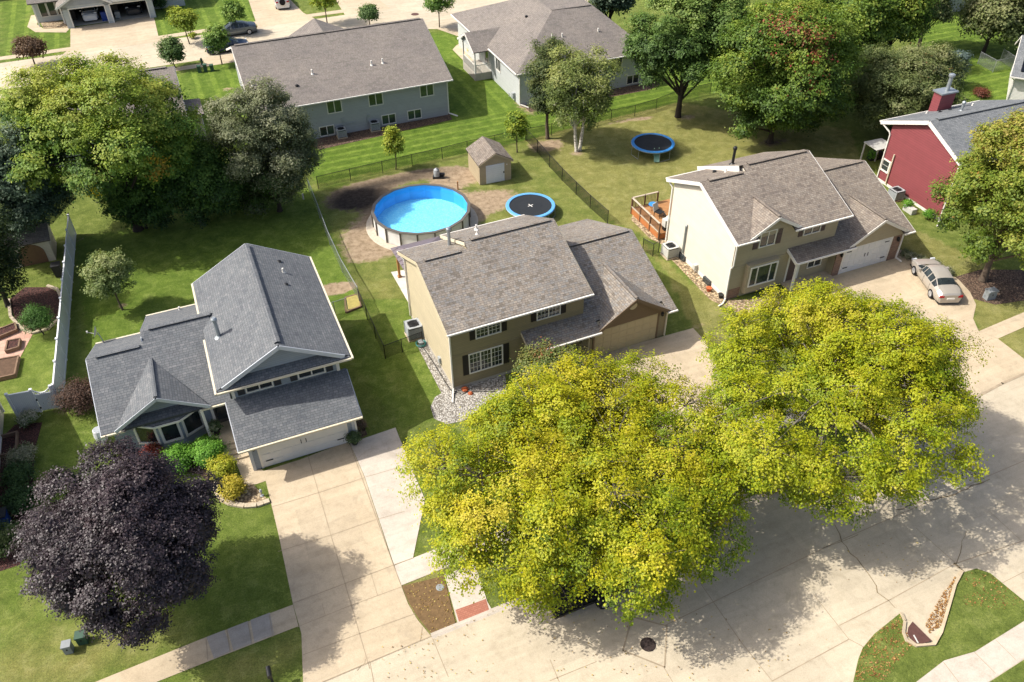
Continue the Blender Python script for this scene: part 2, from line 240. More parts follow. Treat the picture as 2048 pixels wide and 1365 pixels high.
# ---------------------------------------------------------------- mesh builder
class MB:
    def __init__(s): s.v = []; s.f = []; s.u = []
    def poly(s, pts, uv=None):
        i = len(s.v); s.v += [tuple(p) for p in pts]; s.f.append(tuple(range(i, i + len(pts)))); s.u += (uv or [(0, 0)] * len(pts)); return s
    def box(s, x0, x1, y0, y1, z0, z1, T=None):
        x0, x1 = sorted((x0, x1)); y0, y1 = sorted((y0, y1)); z0, z1 = sorted((z0, z1))
        c = [Vector(p) for p in ((x0, y0, z0), (x1, y0, z0), (x1, y1, z0), (x0, y1, z0), (x0, y0, z1), (x1, y0, z1), (x1, y1, z1), (x0, y1, z1))]
        if T: c = [T @ p for p in c]
        for q in ((3, 2, 1, 0), (4, 5, 6, 7), (0, 1, 5, 4), (1, 2, 6, 5), (2, 3, 7, 6), (3, 0, 4, 7)): s.poly([c[k] for k in q])
        return s
    def prism(s, poly, d, T=None):
        """extrude polygon (list of 3-D points) by vector d"""
        a = [Vector(p) for p in poly]; d = Vector(d); b = [p + d for p in a]
        s.poly(a[::-1]); s.poly(b); n = len(a)
        for i in range(n): s.poly([a[i], a[(i + 1) % n], b[(i + 1) % n], b[i]])
        return s
    def bar(s, p, q, w, h, up=(0, 0, 1)):
        p, q = Vector(p), Vector(q); t = (q - p).normalized(); up = Vector(up)
        if abs(t.dot(up)) > .98: up = Vector((0, 1, 0))
        x = t.cross(up).normalized() * w / 2; y = x.cross(t).normalized() * h / 2
        a = [p + x + y, p - x + y, p - x - y, p + x - y]
        return s.prism(a, q - p)
    def tube(s, pts, rad, n=6, cap=True):
        pts = [Vector(p) for p in pts]; rad = rad if hasattr(rad, '__len__') else [rad] * len(pts)
        base = len(s.v); prev = None
        for i, p in enumerate(pts):
            t = (pts[min(i + 1, len(pts) - 1)] - pts[max(i - 1, 0)]).normalized()
            a = Vector((0, 0, 1)) if abs(t.z) < .9 else Vector((1, 0, 0))
            if prev is not None: a = prev
            x = (a - t * a.dot(t)).normalized(); y = t.cross(x); prev = x
            for k in range(n):
                an = 2 * math.pi * k / n; s.v.append(tuple(p + (x * math.cos(an) + y * math.sin(an)) * rad[i]))
        for i in range(len(pts) - 1):
            for k in range(n):
                s.f.append((base + i * n + k, base + i * n + (k + 1) % n, base + (i + 1) * n + (k + 1) % n, base + (i + 1) * n + k)); s.u += [(0, 0)] * 4
        if cap:
            s.f.append(tuple(base + (len(pts) - 1) * n + k for k in range(n))); s.u += [(0, 0)] * n
            s.f.append(tuple(base + n - 1 - k for k in range(n))); s.u += [(0, 0)] * n
        return s
    def lathe(s, c, prof, n=16, cap=True):
        """profile [(r,z)] turned around the vertical through c"""
        b = len(s.v); c = Vector(c)
        for r, z in prof:
            for k in range(n): an = 2 * math.pi * k / n; s.v.append((c.x + r * math.cos(an), c.y + r * math.sin(an), c.z + z))
        for i in range(len(prof) - 1):
            for k in range(n): s.f.append((b + i * n + k, b + i * n + (k + 1) % n, b + (i + 1) * n + (k + 1) % n, b + (i + 1) * n + k)); s.u += [(0, 0)] * 4
        if cap:
            s.f.append(tuple(b + (len(prof) - 1) * n + k for k in range(n))); s.u += [(0, 0)] * n
            s.f.append(tuple(b + n - 1 - k for k in range(n))); s.u += [(0, 0)] * n
        return s
    def roof(s, pts, th=.12):
        """one roof plane: shingle UVs along eave / slope, real thickness"""
        pts = [Vector(p) for p in pts]; n = Vector((0, 0, 0))
        for i in range(len(pts)): n += pts[i].cross(pts[(i + 1) % len(pts)])
        if n.z < 0: pts = pts[::-1]; n = -n
        n.normalize(); e = Vector((0, 0, 1)).cross(n); e = e.normalized() if e.length > 1e-4 else Vector((1, 0, 0)); up = n.cross(e)
        s.poly(pts, [(p.dot(e) + 40, p.dot(up) + 40) for p in pts])
        lo = [p - Vector((0, 0, th)) for p in pts]; s.poly(lo[::-1])
        for i in range(len(pts)):
            j = (i + 1) % len(pts); s.poly([pts[i], lo[i], lo[j], pts[j]])
        return s
    def build(s, name, mat, parent=None, smooth=False, loc=None, rotz=0):
        me = bpy.data.meshes.new(name); me.from_pydata(s.v, [], s.f); me.materials.append(mat)
        uvl = me.uv_layers.new(name='UVMap'); flat = np.array(s.u, dtype=np.float32).ravel(); uvl.data.foreach_set('uv', flat)
        if smooth: me.polygons.foreach_set('use_smooth', [True] * len(me.polygons))
        me.update(); o = bpy.data.objects.new(name, me); C.objects.link(o)
        if parent: o.parent = parent
        if loc is not None: o.location = loc; o.rotation_euler = (0, 0, rotz)
        return o
def tag(o, label=None, cat=None, group=None, kind=None):
    if label: o['label'] = label
    if cat: o['category'] = cat
    if group: o['group'] = group
    if kind: o['kind'] = kind
    return o
def thing(name, label, cat, loc=(0, 0, 0), rotz=0, group=None):
    o = bpy.data.objects.new(name, None); C.objects.link(o); o.location = loc; o.rotation_euler = (0, 0, rotz)
    o.empty_display_size = .3; return tag(o, label, cat, group)
def sheet(name, pts, z, mat, kind='structure', label=None, cat=None):
    mb = MB(); mb.poly([(p[0], p[1], z) for p in pts]); o = mb.build(name, mat)
    # orient up
    me = o.data
    if me.polygons[0].normal.z < 0: me.flip_normals()
    if kind: o['kind'] = kind
    tag(o, label, cat); return o
def copy_tree(o, parent=None):
    c = o.copy(); C.objects.link(c)
    if parent: c.parent = parent
    for ch in list(o.children): copy_tree(ch, c)
    return c
def line_mesh(mb, pts, wd, z):
    for a, b in zip(pts[:-1], pts[1:]):
        a, b = Vector(a), Vector(b); t = (b - a); t.z = 0
        if t.length < 1e-4: continue
        t.normalize(); n = Vector((-t.y, t.x, 0)) * wd / 2; e = t * wd * .3
        mb.poly([(p.x, p.y, z) for p in (a - n - e, b - n + e, b + n + e, a + n - e)])
# ================================================================ THE GROUND
rng0 = np.random.default_rng(4)
def ground():
    mb = MB(); mb.poly([(-900, -300, -.06), (900, -300, -.06), (900, 1500, -.06), (-900, 1500, -.06)])
    o = mb.build('ground', plain('far_grass', '#55702a', .95, .25, .6)); o['kind'] = 'structure'
    xs = np.concatenate([np.arange(-95, -45, 1.2), np.arange(-45, 50, .35), np.arange(50, 100, 1.2)]); ys = np.concatenate([np.arange(8, 80, .35), np.arange(80, 170, 1.2)])
    nx, ny = len(xs), len(ys); X, Y = np.meshgrid(xs, ys)
    v = np.stack([X, Y, np.zeros_like(X)], -1).reshape(-1, 3)
    ii = (np.arange(ny - 1)[:, None] * nx + np.arange(nx - 1)).ravel(); q = np.stack([ii, ii + 1, ii + nx + 1, ii + nx], 1)
    me = bpy.data.meshes.new('lawn'); me.vertices.add(len(v)); me.vertices.foreach_set('co', v.astype(np.float32).ravel())
    me.loops.add(q.size); me.loops.foreach_set('vertex_index', q.ravel().astype(np.int32)); me.polygons.add(len(q)); me.polygons.foreach_set('loop_start', np.arange(0, q.size, 4, dtype=np.int32)); me.polygons.foreach_set('loop_total', np.full(len(q), 4, np.int32))
    me.update(); me.validate()
    x, y = v[:, 0], v[:, 1]
    def spot(px, py, rx, ry, k=1.0, p=1.0, rot=0):
        c = at(px, py); th = R(22.5 + rot); dx, dy = x - c.x, y - c.y; a = (dx * math.cos(th) + dy * math.sin(th)) / rx; b = (-dx * math.sin(th) + dy * math.cos(th)) / ry
        return k * np.exp(-(a * a + b * b) ** p)
    def inside(pts, soft=.4):
        P_ = [at(*p) for p in pts]; n = len(P_); ins = np.zeros(len(x), bool)
        for i in range(n):
            a, b = P_[i], P_[(i + 1) % n]
            if a.y == b.y: continue
            ins ^= ((a.y > y) != (b.y > y)) & (x < (b.x - a.x) * (y - a.y) / (b.y - a.y) + a.x)
        return ins.astype(float)
    lush = np.zeros(len(x)); dry = np.zeros(len(x)); wear = np.zeros(len(x)); mud = np.zeros(len(x)); strv = np.zeros(len(x)); stru = np.zeros(len(x))
    strip = inside([(600, 300), (640, 385), (760, 345), (1050, 282), (1360, 203), (1700, 120), (1700, 60), (1300, 60), (1100, 130), (900, 60), (470, 110), (380, 150), (400, 300)])
    lush += strip; strv += strip * inside([(640, 385), (760, 345), (1050, 282), (1360, 203), (1700, 120), (1700, 105), (1300, 170), (1040, 215), (905, 245), (640, 300)]) * .9; stru += strip * inside([(905, 50), (905, 245), (1050, 215), (950, 60)]) * .7
    far = (inside([(0, 0), (0, 125), (130, 105), (150, 60), (60, 40), (60, 0)]) + inside([(310, 45), (310, 80), (560, 42), (500, -5), (310, 0)]) + inside([(320, 152), (470, 130), (470, 280), (380, 290)])); lush += far * .9; stru += np.clip(far, 0, 1) * .8
    tr = inside([(1830, 0), (2100, 0), (2100, 230), (1900, 260), (1820, 90)]); lush += tr; strv += tr * .8
    grey_back = inside([(150, 480), (620, 375), (720, 590), (690, 640), (600, 560), (400, 600), (180, 740)]); lush += grey_back * .75
    mid_back = inside([(620, 370), (1050, 282), (1240, 460), (1100, 600), (720, 600)]); dry += mid_back * .34
    side = inside([(700, 560), (820, 560), (900, 830), (800, 860), (700, 720)]); lush += side * .5; dry += side * .15
    cream_back = inside([(1050, 280), (1360, 205), (1700, 260), (1760, 420), (1300, 480), (1230, 445)]); dry += cream_back * .72
    cs = inside([(1230, 445), (1480, 640), (1470, 690), (1400, 690), (1330, 540)]); dry += cs * .8; cr = inside([(1750, 420), (2040, 560), (2060, 640), (1950, 600), (1790, 500)]); dry += cr * .8
    dry += inside([(1940, 590), (2060, 560), (2060, 740), (1960, 670)]) * .75
    dry += spot(170, 1320, 6, 2, .5) + spot(500, 1330, 4, 1.2, .45) + spot(40, 1250, 4, 5, .25)
    lush += spot(250, 1180, 9, 8, .5) + spot(130, 950, 3, 6, .5)
    dry += spot(1950, 1200, 5, 2, .3) + spot(1380, 560, 2, 2, -.3)
    lush += spot(1480, 545, .9, .9, 1.0)                      # the green patch by the downspout
    lush += spot(60, 700, 3, 6, .5); dry += spot(60, 720, 3, 6, .1)
    # bare ground and mud
    pc = at(842, 412, 1.0); rr = np.hypot(x - pc.x, y - pc.y); wear += np.exp(-(rr / 4.9) ** 6) * .9; mud += spot(712, 402, 2.8, 2.2, 1.25, 1.2) + spot(800, 360, 4.5, 1.0, .8)
    wear += spot(715, 395, 3.4, 2.2, .9, 1.5) + spot(800, 357, 5, 1.2, .8, 1.5) + spot(915, 355, 2.6, 1.9, .95, 1.5) + spot(960, 410, 2.8, 2.2, .62) + spot(720, 480, 2.2, 3.2, .78) + spot(1000, 395, 2.5, 2, .5) + spot(760, 505, 3, 1.2, .5)
    wear += spot(660, 580, 1.4, .9, .85) + spot(690, 575, 1.2, .6, .7) + spot(1095, 292, 2.4, 1.6, .8) + spot(1155, 308, 1.0, .8, .6) + spot(1245, 243, 2.6, .6, .62) + spot(1295, 237, 1.2, .5, .6) + spot(1375, 235, 1.6, 1, .6)
    wear += spot(1050, 215, 1.2, 3.5, .6) + spot(455, 180, .9, .9, .7) + spot(1545, 285, 2.5, 1.5, .62); mud += spot(1545, 285, 3, 2, .7)
    wear += spot(245, 612, .6, .5, .7) + spot(1450, 300, 1.5, .5, .4) + spot(1960, 575, 3, 1.2, .55) + spot(1390, 655, 2.2, .5, .5) + spot(150, 480, 2, .7, .45) + spot(700, 740, .8, .5, .3)
    wear += spot(865, 1200, 1.6, 2.2, .46); dry += spot(865, 1200, 2.2, 2.6, 1.0)
    for n_, a in (('lush', lush), ('dry', dry), ('wear', wear), ('mud', mud), ('strv', strv), ('stru', stru)):
        at_ = me.attributes.new(n_, 'FLOAT', 'POINT'); at_.data.foreach_set('value', np.clip(a, 0, 1).astype(np.float32))
    me.materials.append(M['lawn']); o = bpy.data.objects.new('lawn', me); C.objects.link(o); o['kind'] = 'structure'
ground()
# ---- near street, drives, pavements
far_curb = [(560, 1400), (644, 1365), (863, 1274), (977, 1228), (1250, 1110), (1510, 990), (1600, 950), (1800, 862), (1959, 787), (2048, 750), (2200, 690), (2600, 520)]
fc = atl(far_curb)
sheet('street', fc + [Vector((90, 60, 0)), Vector((90, 0, 0)), Vector((-10, 5, 0)), Vector((-14, 14, 0))], .012, M['street'])
kb = MB()
def kerb(pts, wd=.16, hh=.05):
    for a, b in zip(pts[:-1], pts[1:]):
        t = (b - a).normalized(); n = Vector((-t.y, t.x, 0)) * wd; e = Vector((0, 0, hh)); g_ = Vector((0, 0, .004))
        kb.poly([a - n * 1.0 + g_, b - n * 1.0 + g_, b + e, a + e]); kb.poly([a + e, b + e, b + n + e, a + n + e]); kb.poly([a + n + e, b + n + e, b + n, a + n])
kerb([p for p in atl([(863, 1274), (977, 1228), (1250, 1110), (1340, 1070)])]); kerb(atl([(1530, 981), (1600, 950), (1720, 897)]))
ko = kb.build('kerb', M['concrete_new']); ko['kind'] = 'structure'
sheet('driveway', atl([(527, 943), (557, 1069), (586, 1208), (603, 1268), (607, 1381), (640, 1367), (863, 1274), (834, 1239), (816, 1208), (787, 1131), (729, 955), (698, 883), (600, 920)]), .02, M['concrete'])
sheet('driveway_strip', atl([(700, 887), (791, 856), (822, 934), (850, 1000), (826, 1117), (788, 1130), (729, 953)]), .024, M['concrete_new'])
sheet('sidewalk', atl([(789, 1132), (1350, 905), (1480, 845), (1700, 755), (1745, 775), (1500, 890), (1370, 945), (802, 1172)]), .022, M['concrete_new'])
sheet('carriage_walk', atl([(889, 1150), (950, 1130), (975, 1205), (985, 1222), (916, 1250)]), .026, M['concrete_new'])
sheet('brick_apron', atl([(911, 1221), (972, 1199), (979, 1224), (918, 1245)]), .032, M['brickpave'])
sheet('sidewalk', atl([(60, 1422), (190, 1365), (400, 1280), (586, 1210), (597, 1253), (400, 1330), (320, 1362), (160, 1430)]), .016, M['concrete'])
for q in ([(413, 1275), (449, 1261), (462, 1303), (428, 1318)], [(455, 1259), (496, 1243), (505, 1287), (467, 1302)], [(501, 1241), (540, 1226), (548, 1270), (509, 1285)]):
    sheet('sidewalk', atl(q), .021, M['concrete_old'])
sheet('driveway', atl([(1180, 712), (1310, 678), (1386, 657), (1409, 682), (1450, 770), (1560, 962), (1330, 1075), (1240, 870)]), .026, M['concrete'])
sheet('driveway', atl([(1640, 545), (1800, 500), (1850, 520), (1885, 538), (1918, 561), (1940, 585), (1952, 610), (1946, 638), (1957, 663), (1995, 678), (2052, 722), (2060, 745), (1950, 792), (1800, 870), (1740, 720)]), .026, M['concrete'])
sheet('sidewalk', atl([(1958, 663), (2048, 625), (2160, 577), (2190, 595), (2048, 655), (1996, 678)]), .018, M['concrete'])
# near corner lawns and walk
isl = [(1600, 1900), (1665, 1560), (1690, 1420), (1706, 1365), (1716, 1320), (1725, 1297), (1748, 1269), (1799, 1228), (1806, 1243), (1803, 1266), (1810, 1284), (1832, 1296), (1870, 1293), (1884, 1268), (1897, 1224), (1912, 1172), (1926, 1146), (1952, 1138), (1980, 1147), (2010, 1172), (2048, 1203), (2100, 1240), (2200, 1280), (2200, 1180 + 140), (2048, 1243), (1950, 1304), (1888, 1322), (1832, 1365), (1760, 1420), (1715, 1560), (1660, 1900)]
it = plain('verge', '#66742f', .95, .3, 1.2)
iso = sheet('verge', atl(isl), .03, M['lawn'])
sheet('sidewalk', atl([(1660, 1900), (1715, 1560), (1770, 1415), (1832, 1365), (1888, 1322), (1950, 1304), (2048, 1243), (2200, 1150 + 60), (2260, 1240), (2048, 1318), (1975, 1365), (1900, 1420), (1850, 1560), (1830, 1900)]), .026, M['concrete_new'])
sheet('verge', atl([(1835, 1900), (1853, 1562), (1900, 1422), (1975, 1367), (2048, 1320), (2260, 1245), (2900, 1000), (3000, 1900)]), .022, M['lawn'])
rim = MB(); ri = atl([(1799, 1228), (1806, 1243), (1803, 1266), (1810, 1284), (1832, 1296), (1870, 1293), (1884, 1268), (1897, 1224), (1912, 1172), (1926, 1146)])
for a, b in zip(ri[:-1], ri[1:]):
    n = Vector((-(b - a).y, (b - a).x, 0)).normalized() * .13; e = Vector((0, 0, .13)); rim.prism([a, a + n, a + n + e * .8, a + e], b - a)
rim.build('inlet_kerb', M['concrete'])['kind'] = 'structure'
# joints and cracks
jm = MB(); ck = MB()
def J(pts, wd=.025, z=.03): line_mesh(jm, atl(pts), wd, z)
def CR(pts, wd=.035, z=.032, seed=1):
    r = random.Random(seed); P_ = atl(pts); out = []
    for a, b in zip(P_[:-1], P_[1:]):
        n = max(2, int((b - a).length / .35))
        for i in range(n): out.append(a.lerp(b, i / n) + Vector((r.uniform(-.07, .07), r.uniform(-.07, .07), 0)))
    out.append(P_[-1])
    for a, b in zip(out[:-1], out[1:]): line_mesh(ck, [a, b], wd * r.uniform(.5, 1.4), z)
def r4(*p): return [(400 + x * .41379, 800 + y * .41379) for x, y in p]
def r7(*p): return [(1100 + x * .46289, 950 + y * .46289) for x, y in p]
J(r4((520, 265), (820, 1300)), .03); J(r4((345, 520), (575, 450), (795, 378))); J(r4((378, 735), (635, 655), (865, 575))); J(r4((450, 985), (705, 888), (938, 800)), .035); J(r4((470, 1100), (735, 993), (975, 905))); J(r4((497, 1235), (775, 1130), (1040, 1035)))
J(r4((590, 985), (605, 1040)), .02); J(r4((828, 845), (858, 945)), .02); J(r4((720, 205), (935, 800), (975, 905)), .035, .034); J(r4((800, 375), (1018, 312)), .02, .034); J(r4((865, 578), (990, 540)), .02, .034); J(r4((938, 800), (1030, 766)), .04, .036)
J(r4((595, 1365), (1120, 1142)), .05); J(r4((1075, 1100), (1065, 1165)), .03); CR(r4((805, 1260), (780, 1285), (760, 1310)), .02)
J(r4((130, 1112), (145, 1218)), .025, .026); J(r4((232, 1075), (250, 1180)), .025, .026); J(r4((335, 1040), (352, 1145)), .025, .026); J(r4((30, 1160), (38, 1260)), .025, .026)
J(r4((1120, 1145), (1200, 1340)), .03, .02); J(r4((820, 1265), (840, 1365)), .03, .02)
J(r7((0, 890), (200, 808)), .03, .02); J(r7((500, 650), (1240, 290), (1400, 220), (2048, -60)), .035, .02); J(r7((960, 892), (1290, 712)), .04, .02); J(r7((1250, 652), (1470, 540), (1750, 385), (2048, 285)), .04, .02); J(r7((650, 470), (830, 730), (960, 892)), .03, .02); J(r7((1140, 520), (1290, 710), (1355, 745)), .03, .02); J(r7((490, 830), (530, 897)), .03, .02); J(r7((0, 800), (40, 897)), .03, .02)
J(r7((1580, 230), (1755, 385)), .025, .02); J(r7((1900, 160), (2040, 290)), .025, .02); J(r7((1930, 480), (2048, 420)), .03, .02)
CR(r7((1235, 220), (1260, 290), (1320, 360), (1385, 440), (1420, 510), (1490, 575)), .06, .02); CR(r7((1750, 385), (1790, 420)), .1, .02, 3); CR(r7((1800, 240), (1775, 310), (1755, 385)), .03, .02, 4); CR(r7((1180, 320), (1240, 300), (1330, 260)), .03, .02, 5); CR(r7((1500, 155), (1600, 120), (1720, 95), (1800, 60), (1900, 20)), .06, .02, 6); CR(r7((1940, 890), (1960, 897)), .1, .02, 7)
J(r7((1700, 812), (1765, 897)), .03, .03); J(r7((1830, 765), (1925, 860)), .03, .03); J(r7((1925, 715), (2010, 800)), .025, .03)
def r6(*p): return [(1380 + x * .38084, 520 + y * .38084) for x, y in p]
J(r6((1395, 410), (1520, 365)), .025, .032); J(r6((1430, 490), (1585, 415)), .025, .032); J(r6((1510, 720), (1640, 650), (1754, 600)), .16, .028)
hatch = r7((355, 615), (505, 655), (495, 832), (315, 760), (355, 615)); J(hatch, .07, .022)
jo = jm.build('pavement_joint', M['joint']); jo['kind'] = 'structure'; co = ck.build('pavement_crack', M['crack']); co['kind'] = 'structure'
# ---- far street, in its own frame
FO = Vector((-53.83, 104.22, 0)); FA = R(22)
def far(x, y, z=0): return Vector((FO.x + x * math.cos(FA) - y * math.sin(FA), FO.y + x * math.sin(FA) + y * math.cos(FA), z))
def farp(name, pts, z, mat): return sheet(name, [far(*p) for p in pts], z, mat)
farp('street', [(-40, -17.4), (38, -17.4), (46, -21), (58, -21), (66, -14), (66, -9), (-40, -9)], .012, M['street'])
farp('sidewalk', [(-40, -8), (-.5, -8), (-.5, -6.8), (-40, -6.8)], .012, M['concrete']); farp('sidewalk', [(9.4, -8.4), (22, -7.9), (22, -6.7), (9.4, -7.2)], .012, M['concrete']); farp('sidewalk', [(27.3, -8), (33, -8), (33, -6.8), (27.3, -6.8)], .012, M['concrete'])
farp('sidewalk', [(-40, -20.3), (40, -19.3), (40, -18.1), (-40, -19.2)], .012, M['concrete'])
farp('driveway', [(-.5, .3), (9.4, .9), (9.4, -7.2), (10.4, -9.2), (-1.4, -9.2), (-.5, -7)], .018, M['concrete'])
farp('driveway', [(21.8, 6), (26.2, 6), (27.3, -6), (28.3, -9.2), (21, -9.2)], .018, M['concrete']); farp('driveway', [(32.6, 4), (37, 4), (38, -9.2), (32, -9.2)], .018, M['concrete'])
farp('driveway', [(14, -19.5), (19, -19.5), (20, -17), (13, -17)], .02, M['concrete'])
farp('driveway', [(41, -18.5), (49, -21.5), (53, -28), (46, -30)], .02, M['concrete'])
sheet('footpath', atl([(945, 70), (912, 92), (905, 100), (930, 125), (965, 150), (975, 142), (940, 115), (925, 98), (960, 78)]), .016, M['concrete'])
farp('footpath', [(-1, -1.2), (-4.5, .5), (-5.5, 3), (-5.2, 7.5), (-4.2, 7.5), (-4.4, 3.5), (-3.6, 1.4), (-.5, .4)], .016, M['concrete'])
sheet('driveway', atl([(700, -30), (1000, -30), (930, 20), (820, 50), (735, 30)]), .016, M['street'])
# ---- beds (each a named sheet)
sheet('footpath', atl([(462, 903), (500, 893), (510, 930), (527, 942), (533, 962), (510, 970), (487, 966), (478, 940)]), .016, M['concrete'])
sheet('river_rock_bed', atl([(477, 955), (500, 962), (521, 985), (538, 1003), (500, 1010), (462, 1005), (470, 985)]), .012, M['river'], 'structure')
sheet('gravel_bed', atl([(833, 690), (868, 690), (1010, 745), (1014, 796), (975, 805), (950, 826), (925, 843), (893, 849), (868, 838), (861, 815), (870, 795), (883, 787)]), .014, M['gravel'], 'structure')
sheet('gravel_bed', atl([(827, 672), (842, 668), (862, 690), (848, 700)]), .013, M['gravel'], 'structure')
sheet('river_rock_bed', atl([(1338, 515), (1362, 510), (1452, 600), (1500, 600), (1560, 580), (1560, 610), (1480, 630), (1420, 600)]), .014, M['river'], 'structure')
sheet('river_rock_bed', atl([(1262, 440), (1268, 425), (1345, 480), (1335, 495), (1300, 478)]), .014, M['river'], 'structure')
sheet('mulch_bed', atl([(620, 290), (640, 300), (905, 240), (898, 226), (640, 272)]), .014, M['mulch'], 'structure')
sheet('mulch_bed', atl([(1040, 205), (1060, 225), (1300, 180), (1320, 170), (1300, 155), (1060, 205)]), .012, M['mulch'], 'structure')
sheet('river_rock_bed', [far(*p) for p in ((-3.6, 1.5), (-.6, .5), (-.6, 3), (-4.2, 5))], .02, M['river'], 'structure')
sheet('mulch_bed', atl([(18, 600), (50, 575), (100, 575), (122, 590), (122, 625), (105, 655), (60, 665), (35, 650)]), .012, M['mulch_red'], 'structure')
sheet('mulch_bed', atl([(30, 850), (85, 845), (70, 900), (65, 990), (40, 1130), (-20, 1150), (-20, 900)]), .012, M['mulch_red'], 'structure')
sheet('mulch_bed', atl([(1890, 560), (1915, 590), (1990, 610), (2060, 600), (2060, 540), (1960, 540)]), .011, M['mulch'], 'structure')
sheet('mulch_bed', atl([(255, 880), (330, 885), (430, 900), (470, 960), (440, 985), (400, 950), (300, 930)]), .011, M['mulch'], 'structure')
sheet('mulch_bed', atl([(708, 842), (722, 836), (735, 870), (715, 880)]), .012, M['mulch'], 'structure')
sheet('patio', atl([(782, 545), (830, 537), (870, 520), (960, 540), (900, 600), (836, 640)]), .02, M['concrete_white'], 'structure')
sheet('paving', atl([(0, 655), (60, 650), (66, 668), (38, 720), (-10, 725), (-30, 690)]), .014, M['patio'], 'structure')
sheet('verge', atl([(804, 1173), (888, 1153), (911, 1247), (863, 1269), (835, 1235), (817, 1205)]), .034, M['verge_brown'])
# edging stones round the bed by the drive
ed = MB(); ep = atl([(430, 965), (432, 985), (442, 1000), (462, 1009), (490, 1014), (515, 1012), (540, 1003)])
for a, b in zip(ep[:-1], ep[1:]):
    n = max(1, round((b - a).length / .45))
    for i in range(n):
        p, q = a.lerp(b, i / n), a.lerp(b, (i + .94) / n); ed.bar(p + Vector((0, 0, .06)), q + Vector((0, 0, .06)), .28, .14)
tag(ed.build('edging_stones', M['edging']), 'curved row of pale edging stones around the rock bed beside the grey house driveway', 'edging')
ed = MB(); ep = atl([(18, 600), (22, 635), (45, 660), (65, 668), (95, 660), (118, 640), (124, 600), (115, 580), (95, 573)])
for a, b in zip(ep[:-1], ep[1:]):
    n = max(1, round((b - a).length / .4))
    for i in range(n): ed.bar(a.lerp(b, i / n) + Vector((0, 0, .06)), a.lerp(b, (i + .94) / n) + Vector((0, 0, .06)), .2, .14)
tag(ed.build('edging_stones', M['edging']), 'ring of tan edging stones around the red mulch bed with the topiary', 'edging')
# fallen leaves: uncountable litter
def litter(name, polys, n, cols, size, label, z=.05, seed=3):
    r = np.random.default_rng(seed); P_ = []
    for poly, k in polys:
        pts = [at(*p) for p in poly]; A_ = np.array([(p.x, p.y) for p in pts])
        lo, hi = A_.min(0), A_.max(0); cnt = 0
        while cnt < n * k:
            c = r.uniform(lo, hi); ins = False
            for i in range(len(A_)):
                a, b = A_[i], A_[(i + 1) % len(A_)]
                if (a[1] > c[1]) != (b[1] > c[1]) and c[0] < (b[0] - a[0]) * (c[1] - a[1]) / (b[1] - a[1]) + a[0]: ins = not ins
            if ins: P_.append((*c, z + r.uniform(0, .03))); cnt += 1
    o = leaf_object(name, np.array(P_), size, np.array([lin(c) for c in cols])[r.integers(0, len(cols), len(P_))] * r.uniform(.7, 1.2, (len(P_), 1)), r, 2.5, M['leaf_dull']); o['kind'] = 'stuff'; tag(o, label, 'leaves'); return o

# ================================================================ TREES
def leaf_object(name, c, size, col, r, upb, mat, parent=None, outw=None, cn=None):
    n = len(c); nm = r.normal(size=(n, 3)); nm *= .75; nm[:, 2] = np.abs(nm[:, 2]) + upb
    if outw is not None: nm += outw * .5
    if cn is not None: nm = nm * .55 + cn
    nm /= np.linalg.norm(nm, axis=1)[:, None]; t = np.cross(nm, r.normal(size=(n, 3))); t /= np.linalg.norm(t, axis=1)[:, None] + 1e-9; b = np.cross(nm, t)
    s = (size * r.uniform(.65, 1.3, n))[:, None]
    v = np.stack([c - t * s * .5, c + b * s * .36 + nm * s * .1, c + t * s * .55, c - b * s * .36 + nm * s * .1], 1).reshape(-1, 3)
    me = bpy.data.meshes.new(name); me.vertices.add(n * 4); me.vertices.foreach_set('co', v.astype(np.float32).ravel())
    me.loops.add(n * 4); me.loops.foreach_set('vertex_index', np.arange(n * 4, dtype=np.int32)); me.polygons.add(n); me.polygons.foreach_set('loop_start', np.arange(0, n * 4, 4, dtype=np.int32)); me.polygons.foreach_set('loop_total', np.full(n, 4, np.int32)); me.update()
    a = me.attributes.new('leaf', 'FLOAT_COLOR', 'POINT'); cc = np.ones((n, 4, 4), np.float32); cc[:, :, :3] = col[:, None, :]; a.data.foreach_set('color', cc.ravel())
    me.materials.append(mat); o = bpy.data.objects.new(name, me); C.objects.link(o)
    if parent: o.parent = parent
    return o
def sphere_dirs(n, r, zmin=-1.0):
    out = []
    while len(out) < n:
        best = None; bd = -1
        for _ in range(12):
            d_ = r.normal(size=3); d_ /= np.linalg.norm(d_)
            if d_[2] < zmin: continue
            m = min((np.linalg.norm(d_ - o) for o in out), default=9)
            if m > bd: best, bd = d_, m
        if best is not None: out.append(best)
    return np.array(out)
def pal(cols, t):
    cols = np.array([lin(c) for c in cols]); x = np.clip(t, 0, .9999) * (len(cols) - 1); i = x.astype(int); f = (x - i)[:, None]; return cols[i] * (1 - f) + cols[i + 1] * f
